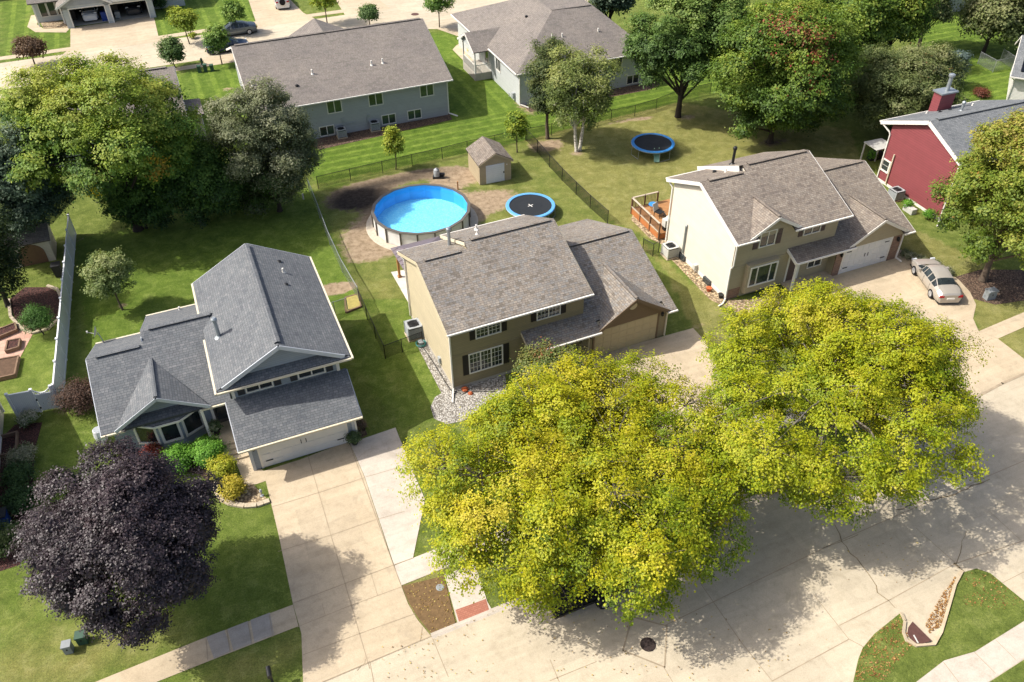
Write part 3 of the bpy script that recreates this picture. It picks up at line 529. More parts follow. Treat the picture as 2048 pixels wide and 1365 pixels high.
def tree(name, label, cat, x, y, zb, zt, rx, ry, cols, nleaf=30000, size=.17, seed=1, lobes=34, lobe_r=None, clumps=34, cr=.3, trunk_r=.2, bark='bark', mat='leaf', group=None, outline=None, hb=.25, tone=.42, spots=(), stems=1, zmin=-.55, lean=(0, 0), bright=1.0, twigs=0, fill=.18, trunk_z=0, bare=None, hollow=(), nh=0):
    r = np.random.default_rng(seed); rr = random.Random(seed); root = thing(name, label, cat, (x, y, 0), 0, group)
    Rm = (rx + ry) / 2; rz = (zt - zb) / 2; c = np.array([lean[0], lean[1], (zt + zb) / 2]); Rv = np.array([rx, ry, rz])
    lobe_r = lobe_r or .30 * Rm; D = sphere_dirs(lobes, r, zmin); az = np.arctan2(D[:, 1], D[:, 0]) % (2 * math.pi)
    mult = np.ones(lobes)
    if outline is not None: ol = np.array(list(outline) + [outline[0]]); mult = np.interp(az, np.linspace(0, 2 * math.pi, len(ol)), ol)
    lr = lobe_r * r.uniform(.55, 1.4, lobes); dep = r.uniform(.76, 1.07, lobes)
    ext = Rv[None] * np.stack([mult * dep, mult * dep, dep], 1); pos = c + D * np.maximum(ext - lr[:, None] * np.array([.9, .9, .8]), ext * .25)
    k = int(lobes * fill) + 1; ip = c + sphere_dirs(k, r) * Rv * r.uniform(.15, .5, (k, 1)); pos = np.concatenate([pos, ip]); lr = np.concatenate([lr, lobe_r * r.uniform(.8, 1.1, k)]); D = np.concatenate([D, sphere_dirs(k, r)])
    L = len(pos); cl, lo = [], []
    for i in range(L):
        m_ = max(6, int(clumps * (lr[i] / lobe_r) ** 2)); d_ = r.normal(size=(m_, 3)) + D[i] * .5 + np.array([0, 0, .35]); d_ /= np.linalg.norm(d_, axis=1)[:, None]
        cl.append(pos[i] + d_ * lr[i] * np.where(r.uniform(size=(m_, 1)) < .75, r.uniform(.78, 1.12, (m_, 1)), r.uniform(.3, .8, (m_, 1))) * np.array([1, 1, .8])); lo.append(np.full(m_, i))
    cl = np.concatenate(cl); lo = np.concatenate(lo); keep = cl[:, 2] > zb * .7; cl, lo = cl[keep], lo[keep]
    ba = np.zeros(len(cl), bool)
    if bare is not None: ba = (((cl - np.array(bare[:3])) / bare[3]) ** 2).sum(1) < 1
    ho = np.zeros(len(cl), bool); hs = list(hollow)
    for d_ in sphere_dirs(nh, r, .05) if nh else []: hs.append((*(c + d_ * Rv * r.uniform(.8, 1.0)), Rm * r.uniform(.09, .16)))
    for q in hs: ho |= ((cl - np.array(q[:3])) ** 2).sum(1) < q[3] ** 2
    per = max(4, nleaf // len(cl)); ci = np.repeat(np.arange(len(cl)), per); crs = cr * r.uniform(.7, 1.35, len(cl))
    ci = ci[~(ho[ci] & (r.uniform(size=len(ci)) < .9))]
    ci = ci[~(ba[ci] & (r.uniform(size=len(ci)) < .86))]
    P_ = cl[ci] + r.normal(size=(len(ci), 3)) * crs[ci][:, None] * np.array([1, 1, .62])
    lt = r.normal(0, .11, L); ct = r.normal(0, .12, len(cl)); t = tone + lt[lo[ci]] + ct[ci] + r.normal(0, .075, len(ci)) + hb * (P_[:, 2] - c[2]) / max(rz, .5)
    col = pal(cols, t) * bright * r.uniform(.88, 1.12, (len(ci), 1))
    for (sx, sy, sz, sr, sc_, pr) in spots:
        w_ = np.exp(-(((P_ - np.array([sx, sy, sz])) ** 2).sum(1)) / sr ** 2) * pr; m_ = r.uniform(size=len(ci)) * .4 + r.uniform(size=len(cl))[ci] * .6 < w_; col[m_] = np.array(lin(sc_)) * r.uniform(.7, 1.2, (m_.sum(), 1))
    ow = (P_ - c) / Rv * .45 + (P_ - pos[lo[ci]]) / lr[lo[ci]][:, None] * .55; cnn = (cl - pos[lo]) / lr[lo][:, None] + np.array([0, 0, .55]) + r.normal(size=cl.shape) * .4; cnn /= np.linalg.norm(cnn, axis=1)[:, None]; leaf_object('crown', P_, size, col, r, .4, M[mat], root, ow, cnn[ci] * 1.1)
    tb = MB()
    tops = []
    for s_ in range(stems):
        a_ = 2 * math.pi * s_ / max(stems, 1) + .6; off = 0 if stems == 1 else trunk_r * 1.3; p0 = Vector((math.cos(a_) * off, math.sin(a_) * off, trunk_z)); spread = 0 if stems == 1 else Rm * .22
        p1 = Vector((math.cos(a_) * (off + spread * .45) + lean[0] * .3 + rr.uniform(-.1, .1), math.sin(a_) * (off + spread * .45) + lean[1] * .3, zb * .8 + .3)); p2 = Vector((c[0] + math.cos(a_) * spread + rr.uniform(-.3, .3) * rx * .1, c[1] + math.sin(a_) * spread, c[2] + rz * .45))
        tb.tube([p0 - Vector((0, 0, .1)), p0 + Vector((0, 0, .15)), p0.lerp(p1, .5), p1, p1.lerp(p2, .5), p2], [trunk_r * 1.45, trunk_r * 1.1, trunk_r, trunk_r * .85, trunk_r * .55, trunk_r * .2], 8); tops.append((p1, p2))
    for i in range(L):
        p1, p2 = tops[i % stems]; f = rr.uniform(.0, .75); a = p1.lerp(p2, f); b = Vector(pos[i]); m_ = a.lerp(b, .5) + Vector((rr.uniform(-.2, .2), rr.uniform(-.2, .2), .12 * (b - a).length * rr.uniform(-.3, .8))); r0 = trunk_r * (.42 - .2 * f)
        tb.tube([a, m_, b], [r0, r0 * .6, max(.015, r0 * .22)], 5, False)
    if twigs:
        idx = r.permutation(len(cl))[:twigs]
        for j in list(idx) + list(np.nonzero(ba)[0]) * 2:
            a = Vector(pos[lo[j]]); b = Vector(cl[j]); e = b + (b - a).normalized() * rr.uniform(.05, .3); m_ = a.lerp(b, .5) + Vector((rr.uniform(-.15, .15), rr.uniform(-.15, .15), rr.uniform(-.05, .15))); tb.tube([a, m_, e], [.03, .018, .008], 3, False)
    tb.build('trunk', M[bark], root, True)
    return root
YG = ['#4a6110', '#687d12', '#879614', '#a3a617', '#b5b01e', '#bdb034']
YG2 = ['#446012', '#607912', '#819213', '#9ba316', '#adac1e', '#b0a836']
GR = ['#2a4220', '#3a5826', '#4c6d2c', '#608034', '#74903e', '#8aa04a']
DG = ['#1f3018', '#2a4120', '#385228', '#476231', '#58733b', '#6d834a']
BG_ = ['#2b3a2c', '#384c3a', '#485d47', '#596d54', '#6d7e65', '#838f78']
OL = ['#323f20', '#44532a', '#576636', '#6a7642', '#808655', '#949569']
PU = ['#1a1418', '#231b1f', '#2d2327', '#362b2f', '#403337', '#4b3d3f']
YL = ['#3d5818', '#52701e', '#6c8424', '#86962e', '#9ca636', '#acae44']
RP = ['#2c4318', '#3d571d', '#547025', '#6d852c', '#87963a', '#9aa044']
OR = ['#3a4f22', '#4e642c', '#637438', '#788044', '#888048', '#8a7444']
def trees():
    T = tree
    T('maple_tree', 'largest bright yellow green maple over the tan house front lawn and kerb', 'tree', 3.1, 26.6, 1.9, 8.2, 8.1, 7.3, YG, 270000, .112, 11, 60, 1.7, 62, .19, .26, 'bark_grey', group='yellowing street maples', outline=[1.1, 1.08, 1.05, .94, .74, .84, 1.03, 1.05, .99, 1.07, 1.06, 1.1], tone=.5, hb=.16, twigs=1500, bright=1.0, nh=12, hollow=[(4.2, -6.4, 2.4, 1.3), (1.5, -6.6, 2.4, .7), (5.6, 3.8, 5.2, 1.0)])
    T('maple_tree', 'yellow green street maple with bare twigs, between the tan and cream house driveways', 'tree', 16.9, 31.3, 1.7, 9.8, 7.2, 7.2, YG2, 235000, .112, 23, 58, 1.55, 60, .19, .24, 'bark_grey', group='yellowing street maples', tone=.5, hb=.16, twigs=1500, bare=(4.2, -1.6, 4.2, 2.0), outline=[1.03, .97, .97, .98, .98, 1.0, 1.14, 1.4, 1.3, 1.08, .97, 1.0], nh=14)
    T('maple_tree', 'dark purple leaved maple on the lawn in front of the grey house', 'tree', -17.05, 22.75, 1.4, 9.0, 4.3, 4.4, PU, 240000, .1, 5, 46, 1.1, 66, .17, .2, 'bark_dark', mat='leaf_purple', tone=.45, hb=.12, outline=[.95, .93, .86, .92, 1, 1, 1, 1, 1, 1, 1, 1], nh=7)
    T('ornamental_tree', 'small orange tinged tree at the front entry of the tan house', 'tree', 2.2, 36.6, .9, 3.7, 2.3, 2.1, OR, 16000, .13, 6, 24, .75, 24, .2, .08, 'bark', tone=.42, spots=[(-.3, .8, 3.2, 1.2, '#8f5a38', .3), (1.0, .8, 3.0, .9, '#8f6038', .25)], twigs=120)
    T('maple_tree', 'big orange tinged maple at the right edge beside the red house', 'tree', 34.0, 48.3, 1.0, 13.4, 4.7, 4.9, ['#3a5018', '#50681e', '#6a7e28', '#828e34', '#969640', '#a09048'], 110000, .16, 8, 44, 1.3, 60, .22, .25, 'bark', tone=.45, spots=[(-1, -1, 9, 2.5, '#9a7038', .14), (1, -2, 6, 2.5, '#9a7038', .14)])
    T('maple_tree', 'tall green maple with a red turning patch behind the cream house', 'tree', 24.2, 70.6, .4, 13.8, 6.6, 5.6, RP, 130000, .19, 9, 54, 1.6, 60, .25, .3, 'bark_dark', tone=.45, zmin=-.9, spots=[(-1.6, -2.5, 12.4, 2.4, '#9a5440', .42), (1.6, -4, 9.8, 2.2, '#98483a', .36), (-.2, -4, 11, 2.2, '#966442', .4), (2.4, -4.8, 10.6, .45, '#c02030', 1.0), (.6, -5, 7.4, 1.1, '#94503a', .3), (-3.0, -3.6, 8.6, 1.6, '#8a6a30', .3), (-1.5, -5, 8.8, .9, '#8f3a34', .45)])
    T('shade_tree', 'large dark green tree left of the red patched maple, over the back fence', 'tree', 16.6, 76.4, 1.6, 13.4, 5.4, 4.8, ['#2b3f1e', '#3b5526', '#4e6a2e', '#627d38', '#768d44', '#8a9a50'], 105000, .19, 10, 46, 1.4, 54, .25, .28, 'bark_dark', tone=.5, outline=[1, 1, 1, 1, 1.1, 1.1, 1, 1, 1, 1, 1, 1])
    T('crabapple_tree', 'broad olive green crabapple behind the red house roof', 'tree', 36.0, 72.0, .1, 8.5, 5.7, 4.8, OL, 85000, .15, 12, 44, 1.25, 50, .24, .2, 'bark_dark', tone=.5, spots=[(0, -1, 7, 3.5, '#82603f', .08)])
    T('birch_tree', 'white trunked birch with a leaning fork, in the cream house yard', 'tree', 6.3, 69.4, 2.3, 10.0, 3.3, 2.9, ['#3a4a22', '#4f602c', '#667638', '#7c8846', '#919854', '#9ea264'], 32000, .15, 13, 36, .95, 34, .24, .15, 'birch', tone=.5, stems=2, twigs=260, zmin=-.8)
    T('pine_tree', 'narrow olive pine beside the birch at the fence corner', 'tree', 3.6, 72.0, 1.5, 9.8, 2.1, 2.1, ['#26351c', '#384a26', '#4c5c30', '#616c3a', '#757a48', '#83854f'], 26000, .16, 14, 34, .8, 26, .24, .17, 'bark', tone=.42, zmin=-.8)
    T('sapling', 'young yellow green sapling on the pool side of the back fence', 'tree', -10.1, 66.3, .9, 4.0, .95, .9, YL, 3600, .16, 15, 16, .4, 12, .16, .05, 'bark', group='young trees in the back yards', tone=.55)
    T('sapling', 'young yellowing sapling right of the shed at the fence corner', 'tree', .7, 69.3, .7, 4.1, 1.05, 1.0, YL, 5000, .16, 16, 18, .45, 14, .17, .06, 'bark', group='young trees in the back yards', tone=.45)
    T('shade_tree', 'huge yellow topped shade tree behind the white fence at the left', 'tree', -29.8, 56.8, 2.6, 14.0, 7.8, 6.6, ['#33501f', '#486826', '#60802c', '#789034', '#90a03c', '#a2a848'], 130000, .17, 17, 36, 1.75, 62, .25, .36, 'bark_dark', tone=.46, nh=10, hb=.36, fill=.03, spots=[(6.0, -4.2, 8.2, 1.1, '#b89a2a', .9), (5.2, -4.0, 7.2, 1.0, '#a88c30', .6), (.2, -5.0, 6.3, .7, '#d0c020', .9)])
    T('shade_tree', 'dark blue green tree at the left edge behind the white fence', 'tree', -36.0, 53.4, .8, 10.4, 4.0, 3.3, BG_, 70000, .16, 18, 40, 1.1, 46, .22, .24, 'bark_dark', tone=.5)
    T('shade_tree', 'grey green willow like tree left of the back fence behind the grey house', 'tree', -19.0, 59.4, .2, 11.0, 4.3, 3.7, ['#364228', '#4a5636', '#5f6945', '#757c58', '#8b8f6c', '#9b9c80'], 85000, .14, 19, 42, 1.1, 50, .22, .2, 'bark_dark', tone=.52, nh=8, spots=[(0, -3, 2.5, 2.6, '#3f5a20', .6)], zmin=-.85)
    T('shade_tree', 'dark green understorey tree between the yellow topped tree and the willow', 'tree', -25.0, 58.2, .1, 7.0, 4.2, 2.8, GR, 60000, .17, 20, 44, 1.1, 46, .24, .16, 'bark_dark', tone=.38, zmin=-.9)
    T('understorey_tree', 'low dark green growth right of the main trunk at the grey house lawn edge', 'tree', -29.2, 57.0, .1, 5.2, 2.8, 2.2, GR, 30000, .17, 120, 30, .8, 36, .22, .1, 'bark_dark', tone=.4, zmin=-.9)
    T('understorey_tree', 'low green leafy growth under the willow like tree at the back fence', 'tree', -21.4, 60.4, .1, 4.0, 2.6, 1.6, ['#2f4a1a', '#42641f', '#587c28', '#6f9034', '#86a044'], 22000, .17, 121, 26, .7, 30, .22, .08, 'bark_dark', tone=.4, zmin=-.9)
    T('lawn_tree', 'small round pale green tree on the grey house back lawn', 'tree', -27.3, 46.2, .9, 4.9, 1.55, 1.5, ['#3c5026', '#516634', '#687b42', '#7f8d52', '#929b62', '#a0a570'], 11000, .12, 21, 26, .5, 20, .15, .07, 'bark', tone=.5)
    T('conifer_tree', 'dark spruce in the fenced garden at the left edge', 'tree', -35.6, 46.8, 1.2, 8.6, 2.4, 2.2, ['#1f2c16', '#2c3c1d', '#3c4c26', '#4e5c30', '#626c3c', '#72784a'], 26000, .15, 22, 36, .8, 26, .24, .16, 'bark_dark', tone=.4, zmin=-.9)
    # trees along the far street
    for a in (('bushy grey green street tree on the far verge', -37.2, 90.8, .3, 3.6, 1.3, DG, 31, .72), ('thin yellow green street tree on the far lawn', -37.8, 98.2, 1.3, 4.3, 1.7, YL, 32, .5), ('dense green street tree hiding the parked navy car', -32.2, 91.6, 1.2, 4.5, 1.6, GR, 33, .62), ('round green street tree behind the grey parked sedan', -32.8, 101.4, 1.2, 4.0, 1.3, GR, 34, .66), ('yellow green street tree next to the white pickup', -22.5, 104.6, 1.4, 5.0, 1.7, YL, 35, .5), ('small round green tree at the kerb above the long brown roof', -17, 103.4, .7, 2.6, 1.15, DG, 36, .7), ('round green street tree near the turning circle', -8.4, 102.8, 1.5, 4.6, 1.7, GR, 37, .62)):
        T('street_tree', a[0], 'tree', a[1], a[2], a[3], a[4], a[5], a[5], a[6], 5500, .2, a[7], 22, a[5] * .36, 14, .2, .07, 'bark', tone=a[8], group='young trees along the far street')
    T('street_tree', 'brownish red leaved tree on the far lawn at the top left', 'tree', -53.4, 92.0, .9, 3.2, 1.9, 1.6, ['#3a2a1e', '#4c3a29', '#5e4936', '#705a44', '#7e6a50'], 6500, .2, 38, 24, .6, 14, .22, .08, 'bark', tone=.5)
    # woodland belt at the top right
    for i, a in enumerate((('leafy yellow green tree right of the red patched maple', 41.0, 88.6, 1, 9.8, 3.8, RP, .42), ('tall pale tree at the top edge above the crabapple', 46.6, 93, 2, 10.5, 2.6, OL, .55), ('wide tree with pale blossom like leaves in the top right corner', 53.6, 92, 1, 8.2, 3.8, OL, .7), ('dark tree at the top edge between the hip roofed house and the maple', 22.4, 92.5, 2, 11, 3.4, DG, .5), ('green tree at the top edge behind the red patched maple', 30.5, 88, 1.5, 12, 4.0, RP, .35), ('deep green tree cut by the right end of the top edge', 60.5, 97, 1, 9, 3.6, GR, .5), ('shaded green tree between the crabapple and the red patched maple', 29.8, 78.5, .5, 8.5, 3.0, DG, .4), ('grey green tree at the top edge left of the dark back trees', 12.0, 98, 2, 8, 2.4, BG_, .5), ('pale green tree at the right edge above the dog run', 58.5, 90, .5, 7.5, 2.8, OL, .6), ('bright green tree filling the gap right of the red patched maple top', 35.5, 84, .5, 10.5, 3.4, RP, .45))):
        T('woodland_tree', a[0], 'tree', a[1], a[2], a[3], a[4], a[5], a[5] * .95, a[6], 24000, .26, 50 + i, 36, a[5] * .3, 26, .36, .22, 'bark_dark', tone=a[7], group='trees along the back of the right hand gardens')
    T('spruce_tree', 'small blue spruce among the back trees at the top right', 'tree', 45.6, 82.6, .2, 4.2, 1.5, 1.4, ['#2a3a38', '#3b4d4a', '#50625e', '#687a74', '#82918a'], 9000, .17, 70, 26, .5, 18, .2, .1, 'bark_dark', tone=.5)
trees()
litter('fallen_leaves', [(r7((1310, 890), (1350, 750), (1400, 690), (1510, 610), (1535, 650), (1560, 740), (1440, 890)), .36), (r7((1800, 420), (1900, 435), (1990, 505), (2048, 560), (1950, 590), (1780, 560)), .12), (r7((1750, 440), (1740, 520), (1690, 650), (1640, 690), (1620, 650), (1680, 540)), .4)], 1100, ['#94683a', '#a87f4a', '#7d5630', '#9a7040', '#b8955a'], .085, 'brown and orange fallen leaves around the storm drain and corner verge', .045)
litter('fallen_leaves', [(r4((985, 905), (1180, 855), (1235, 1080), (1120, 1130), (1050, 1040)), .1), (r4((860, 1200), (1420, 1010), (1450, 1340), (900, 1365)), .05), (r7((0, 600), (900, 600), (1250, 700), (900, 890), (0, 890)), .07), (r7((1200, 300), (1700, 250), (1700, 380), (1300, 600)), .03), (r6((350, 1180), (500, 1160), (540, 1210), (380, 1250)), .25)], 1300, ['#b89a54', '#9c7f44', '#c2ae66', '#80643a'], .075, 'scattered yellow fallen leaves on the street and verge under the street maples', .04, 5)
# ================================================================ HOUSES
def fmap(plane, off):
    s = -1 if plane in 'FL' else 1
    return (lambda a, o, z: Vector((a, off + s * o, z))) if plane in 'FB' else (lambda a, o, z: Vector((off + s * o, a, z)))
def fbox(mb, m, a0, a1, o0, o1, z0, z1):
    p, q = m(a0, o0, z0), m(a1, o1, z1); mb.box(p.x, q.x, p.y, q.y, p.z, q.z)
def window(par, plane, off, a0, a1, z0, z1, panes=2, grid=None, frame='white', glass='glass', wide=None, fw=.07, sill=True):
    m = fmap(plane, off); mb = MB()
    fbox(mb, m, a0 - fw, a1 + fw, -.02, .05, z1, z1 + fw); fbox(mb, m, a0 - fw, a1 + fw, -.02, .065, z0 - fw, z0)
    fbox(mb, m, a0 - fw, a0, -.02, .05, z0, z1); fbox(mb, m, a1, a1 + fw, -.02, .05, z0, z1)
    ws = wide or [1] * panes; tot = sum(ws); e = [a0]
    for w_ in ws: e.append(e[-1] + (a1 - a0) * w_ / tot)
    for x in e[1:-1]: fbox(mb, m, x - .035, x + .035, -.02, .045, z0, z1)
    if grid:
        nx, nz = grid
        for i in range(panes):
            for k in range(1, nx): x = e[i] + (e[i + 1] - e[i]) * k / nx; fbox(mb, m, x - .012, x + .012, -.02, .012, z0, z1)
            for k in range(1, nz): z = z0 + (z1 - z0) * k / nz; fbox(mb, m, e[i], e[i + 1], -.02, .0125, z - .012, z + .012)
    wobj = mb.build('window', M[frame], par)
    for i in range(panes):
        g = MB(); fbox(g, m, e[i] + .02, e[i + 1] - .02, -.03, .004, z0 + .004, z1 - .004); g.build('pane', M[glass], wobj)
    return wobj
def shutter(par, plane, off, a0, a1, z0, z1, mat):
    m = fmap(plane, off); mb = MB(); fbox(mb, m, a0, a1, .002, .04, z0, z1); n = int((z1 - z0) / .09)
    for i in range(n): z = z0 + .05 + (z1 - z0 - .1) * i / n; fbox(mb, m, a0 + .04, a1 - .04, .04, .055, z, z + .045)
    return mb.build('shutter', M[mat], par)
def gprism(par, name, mat, x0, x1, prof):
    """wall volume: yz profile extruded along x"""
    return MB().prism([(x0, y, z) for y, z in prof], (x1 - x0, 0, 0)).build(name, M[mat], par)
def yprism(par, name, mat, y0, y1, prof):
    return MB().prism([(x, y0, z) for x, z in prof], (0, y1 - y0, 0)).build(name, M[mat], par)
def gutter(par, pts, mat='white', name='gutter', w_=.11, h_=.1):
    mb = MB()
    for a, b in zip(pts[:-1], pts[1:]): mb.bar(Vector(a) - Vector((0, 0, .045)), Vector(b) - Vector((0, 0, .045)), w_, h_)
    return mb.build(name, M[mat], par)
def downspout(par, pts, mat='white', r_=.045):
    mb = MB()
    for a, b in zip(pts[:-1], pts[1:]): mb.bar(a, b, r_ * 2, r_ * 2)
    return mb.build('downspout', M[mat], par)
def boards(par, segs, mat, name, w_=.05, h_=.2):
    dz = Vector((0, 0, .05)) if name == 'rake_board' else Vector((0, 0, 0))
    for a, b in segs: MB().bar(Vector(a) - dz, Vector(b) - dz, w_, h_).build(name, M[mat], par)
def ridge(par, segs, mat, name='ridge_cap', w_=.32, h_=.055):
    for a, b in segs:
        a, b = Vector(a), Vector(b); t = (b - a).normalized(); n = Vector((-t.y, t.x, 0)) * w_ / 2; u = Vector((0, 0, h_)); lo = Vector((0, 0, .015)); mb = MB()
        mb.roof([a + u, b + u, b + n + lo, a + n + lo], .06); mb.roof([a + u, b + u, b - n + lo, a - n + lo], .06); mb.build(name, M[mat], par)
def pipe(par, x, y, z, h, r_, mat='white', name='vent_pipe', cap=False):
    mb = MB(); mb.lathe((x, y, z - .25), [(r_, 0), (r_, h + .25)], 10); mb.lathe((x, y, z - .08), [(r_ * 2.6, 0), (r_ * 1.1, .14)], 10)
    if cap: mb.lathe((x, y, z + h), [(r_ * .8, -.02), (r_ * 1.5, .02), (r_ * 1.5, .16), (r_ * .9, .24)], 12)
    return mb.build(name, M[mat], par)
def gdoor(par, x0, x1, y, z1, mat, hw=True, rows=4, cols=8, trim='white'):
    mb = MB(); rh = z1 / rows; cw = (x1 - x0) / cols
    mb.box(x0, x1, y - .02, y + .05, .02, z1)
    for i in range(rows):
        for j in range(cols): mb.box(x0 + cw * j + .06, x0 + cw * (j + 1) - .06, y - .04, y - .02, rh * i + .07, rh * (i + 1) - .06)
    g = mb.build('garage_door', M[mat], par)
    if hw:
        for x in (x0 + .18, x1 - .58):
            for z in (.45, z1 - .3): MB().box(x, x + .4, y - .06, y - .04, z, z + .06).build('hinge_strap', M['black'], g)
        xm = (x0 + x1) / 2
        for dx in (-.16, .12): MB().box(xm + dx, xm + dx + .04, y - .07, y - .04, z1 * .5, z1 * .5 + .28).build('handle', M['black'], g)
    t = MB(); t.box(x0 - .12, x0, y - .05, y + .05, 0, z1 + .12); t.box(x1, x1 + .12, y - .05, y + .05, 0, z1 + .12); t.box(x0, x1, y - .049, y + .05, z1, z1 + .12); t.build('door_trim', M[trim], par)
    return g
def lantern(par, x, y, z, plane='F'):
    mb = MB(); mb.box(x - .05, x + .05, y - .03, y, z, z + .25); mb.lathe((x, y - .12, z - .1), [(.05, 0), (.09, .05), (.1, .25), (.04, .36)], 6); return mb.build('lantern', M['black'], par)
def gable_front(par, yf, zb, xl, xr, apex_z, yback, roofmat, wallmat, trim, wall_y, vent=False, zwall=None):
    """small reverse gable: two roof planes running back into the main slope, fascia and gable wall"""
    xm = (xl + xr) / 2
    mb = MB(); mb.roof([(xl, yf, zb), (xm, yf, apex_z), (xm, yback, apex_z)], .1); mb.roof([(xr, yf, zb), (xm, yf, apex_z), (xm, yback, apex_z)], .1); mb.build('gable_roof', M[roofmat], par)
    boards(par, [((xl - .05, yf - .02, zb - .1), (xm, yf - .02, apex_z - .09)), ((xm, yf - .02, apex_z - .09), (xr + .05, yf - .02, zb - .1))], trim, 'rake_board', .05, .2)
    s = (apex_z - zb) / (xm - xl); k = .16; zw = zwall if zwall is not None else zb - .2
    yprism(par, 'gable_wall', wallmat, wall_y, wall_y + .3, [(xl + k, zw), (xr - k, zw), (xr - k, zb - .1 + k * s - .05), (xm, apex_z - .14), (xl + k, zb - .1 + k * s - .05)])
    ridge(par, [((xm, yf + .05, apex_z + .01), (xm, yback - .05, apex_z + .01))], roofmat, 'ridge_cap', .22, .04)

def tan_house():
    h = thing('tan_house', 'two storey tan house with brown dappled shingle roof and attached garage, nearest the pool', 'house', (-3.65, 37.52, 0), R(23.7), 'houses on the near street')
    gprism(h, 'wall', 'sid_tan', 0, 3.05, [(0, 0), (8.1, 0), (8.1, 5.2), (4.37, 6.78), (0, 4.98)])
    gprism(h, 'wall', 'sid_tan', 3.05, 8.9, [(.003, 0), (8.8, 0), (8.8, 5.2), (4.96, 7.02), (.003, 4.98)])
    mb = MB(); Fz = lambda y: 4.95 + .41 * (y + .55)
    mb.roof([(-.32, -.55, 4.95), (9.2, -.55, 4.95), (9.2, 4.96, Fz(4.96)), (3.0, 4.96, Fz(4.96)), (3.0, 4.37, Fz(4.37)), (-.32, 4.37, Fz(4.37))])
    mb.roof([(-.32, 4.37, Fz(4.37)), (3.0, 4.37, Fz(4.37)), (3.0, 8.5, Fz(4.37) - .41 * 4.13), (-.32, 8.5, Fz(4.37) - .41 * 4.13)])
    mb.roof([(3.0, 4.96, Fz(4.96)), (9.2, 4.96, Fz(4.96)), (9.2, 9.45, Fz(4.96) - .48 * 4.49), (3.0, 9.45, Fz(4.96) - .48 * 4.49)]); mb.build('roof', M['roof_brown'], h)
    z1, z2 = Fz(4.37), Fz(4.96)
    boards(h, [((2.97, 4.75, z2 - .12), (2.97, 9.45, z2 - .48 * 4.49 - .1))], 'cream_trim', 'step_fascia', .05, .2)
    boards(h, [((-.34, -.55, 4.86), (-.34, 4.37, z1 - .1)), ((-.34, 4.37, z1 - .1), (-.34, 8.5, z1 - 1.8)), ((9.22, -.55, 4.86), (9.22, 4.96, z2 - .1)), ((9.22, 4.96, z2 - .1), (9.22, 9.45, z2 - 2.26))], 'sid_tan', 'rake_board', .05, .2)
    ridge(h, [((.15, 4.37, z1 + .03), (2.5, 4.37, z1 + .03)), ((3.4, 4.96, z2 + .03), (8.9, 4.96, z2 + .03))], 'roof_brown', 'ridge_vent')
    gutter(h, [(-.36, -.62, 4.92), (9.24, -.62, 4.92)]); gutter(h, [(-.36, 8.57, 5.2), (2.96, 8.57, 5.2)]); gutter(h, [(2.96, 9.5, 5.02), (9.24, 9.5, 5.02)])
    downspout(h, [(-.15, -.5, 4.85), (-.06, -.08, 4.6), (-.06, -.08, .25), (-.25, -.5, .08), (-.5, -1.1, .06)]); downspout(h, [(-.3, 8.5, 5.1), (-.08, 8.05, 4.8), (-.08, 8.05, .2)])
    MB().box(.005, 8.9, -.02, -.0, .22, 4.82).build('shaded_front_wall', M['sid_tan_shaded'], h)  # thin panel over the wall, its colour darkened to stand for shade
    fb = MB(); fb.box(-.03, 8.93, -.05, -.02, 2.62, 2.72); fb.build('belt_board', M['sid_tan_shaded'], h)
    MB().box(-.02, 8.92, -.02, 8.12, 0, .22).build('foundation', M['found'], h)
    for a0, a1, z0, z1_ in ((1.66, 3.2, 3.62, 4.4), (5.7, 7.2, 3.68, 4.45)):
        window(h, 'F', -.02, a0, a1, z0, z1_, 2, (3, 3)); shutter(h, 'F', -.02, a0 - .44, a0 - .1, z0 - .05, z1_ + .05, 'shut_dark'); shutter(h, 'F', -.02, a1 + .1, a1 + .44, z0 - .05, z1_ + .05, 'shut_dark')
    window(h, 'F', -.02, 1.14, 3.28, 1.02, 2.46, 3, (3, 4)); shutter(h, 'F', -.02, .68, 1.04, .95, 2.52, 'shut_dark'); shutter(h, 'F', -.02, 3.38, 3.76, .95, 2.52, 'shut_dark')
    dm = MB(); dm.box(5.0, 5.9, -.05, -.02, .2, 2.3); dr = dm.build('front_door', M['rail_brown'], h); MB().box(4.86, 5.0, -.07, .0, .2, 2.42).box(5.9, 6.04, -.07, 0, .2, 2.42).box(5.0, 5.9, -.069, 0, 2.3, 2.42).build('door_trim', M['white'], dr)
    window(h, 'F', -.02, 6.5, 7.7, .9, 2.2, 2, (2, 3))
    # garage wing
    e = 2.52; g = lambda y: e + .41 * (y + 1.48); ry = 4.66; rz = g(ry)
    gprism(h, 'garage_wall', 'sid_tan', 8.905, 14.6, [(-.9, 0), (10.2, 0), (10.2, e + .15), (ry, rz - .2), (-.9, g(-.9) - .15)])
    mb = MB(); mb.roof([(4.6, -1.48, e), (9.45, -1.48, e), (9.45, -.7, g(-.7)), (14.3, -.7, g(-.7)), (14.3, -1.48, e), (15.0, -1.48, e), (15.0, 0, g(0)), (4.6, 0, g(0))]); mb.roof([(8.92, 0, g(0)), (15.0, 0, g(0)), (15.0, ry, rz), (8.92, ry, rz)]); mb.roof([(8.92, ry, rz), (15.0, ry, rz), (15.0, 10.75, e), (8.92, 10.75, e)]); mb.build('garage_roof', M['roof_brown'], h)
    ridge(h, [((9.4, ry, rz + .03), (14.7, ry, rz + .03))], 'roof_brown', 'ridge_vent')
    gable_front(h, -1.42, 2.56, 9.3, 14.5, 4.28, 2.85, 'roof_brown', 'sid_brown', 'sid_brown', -1.02, zwall=2.2)
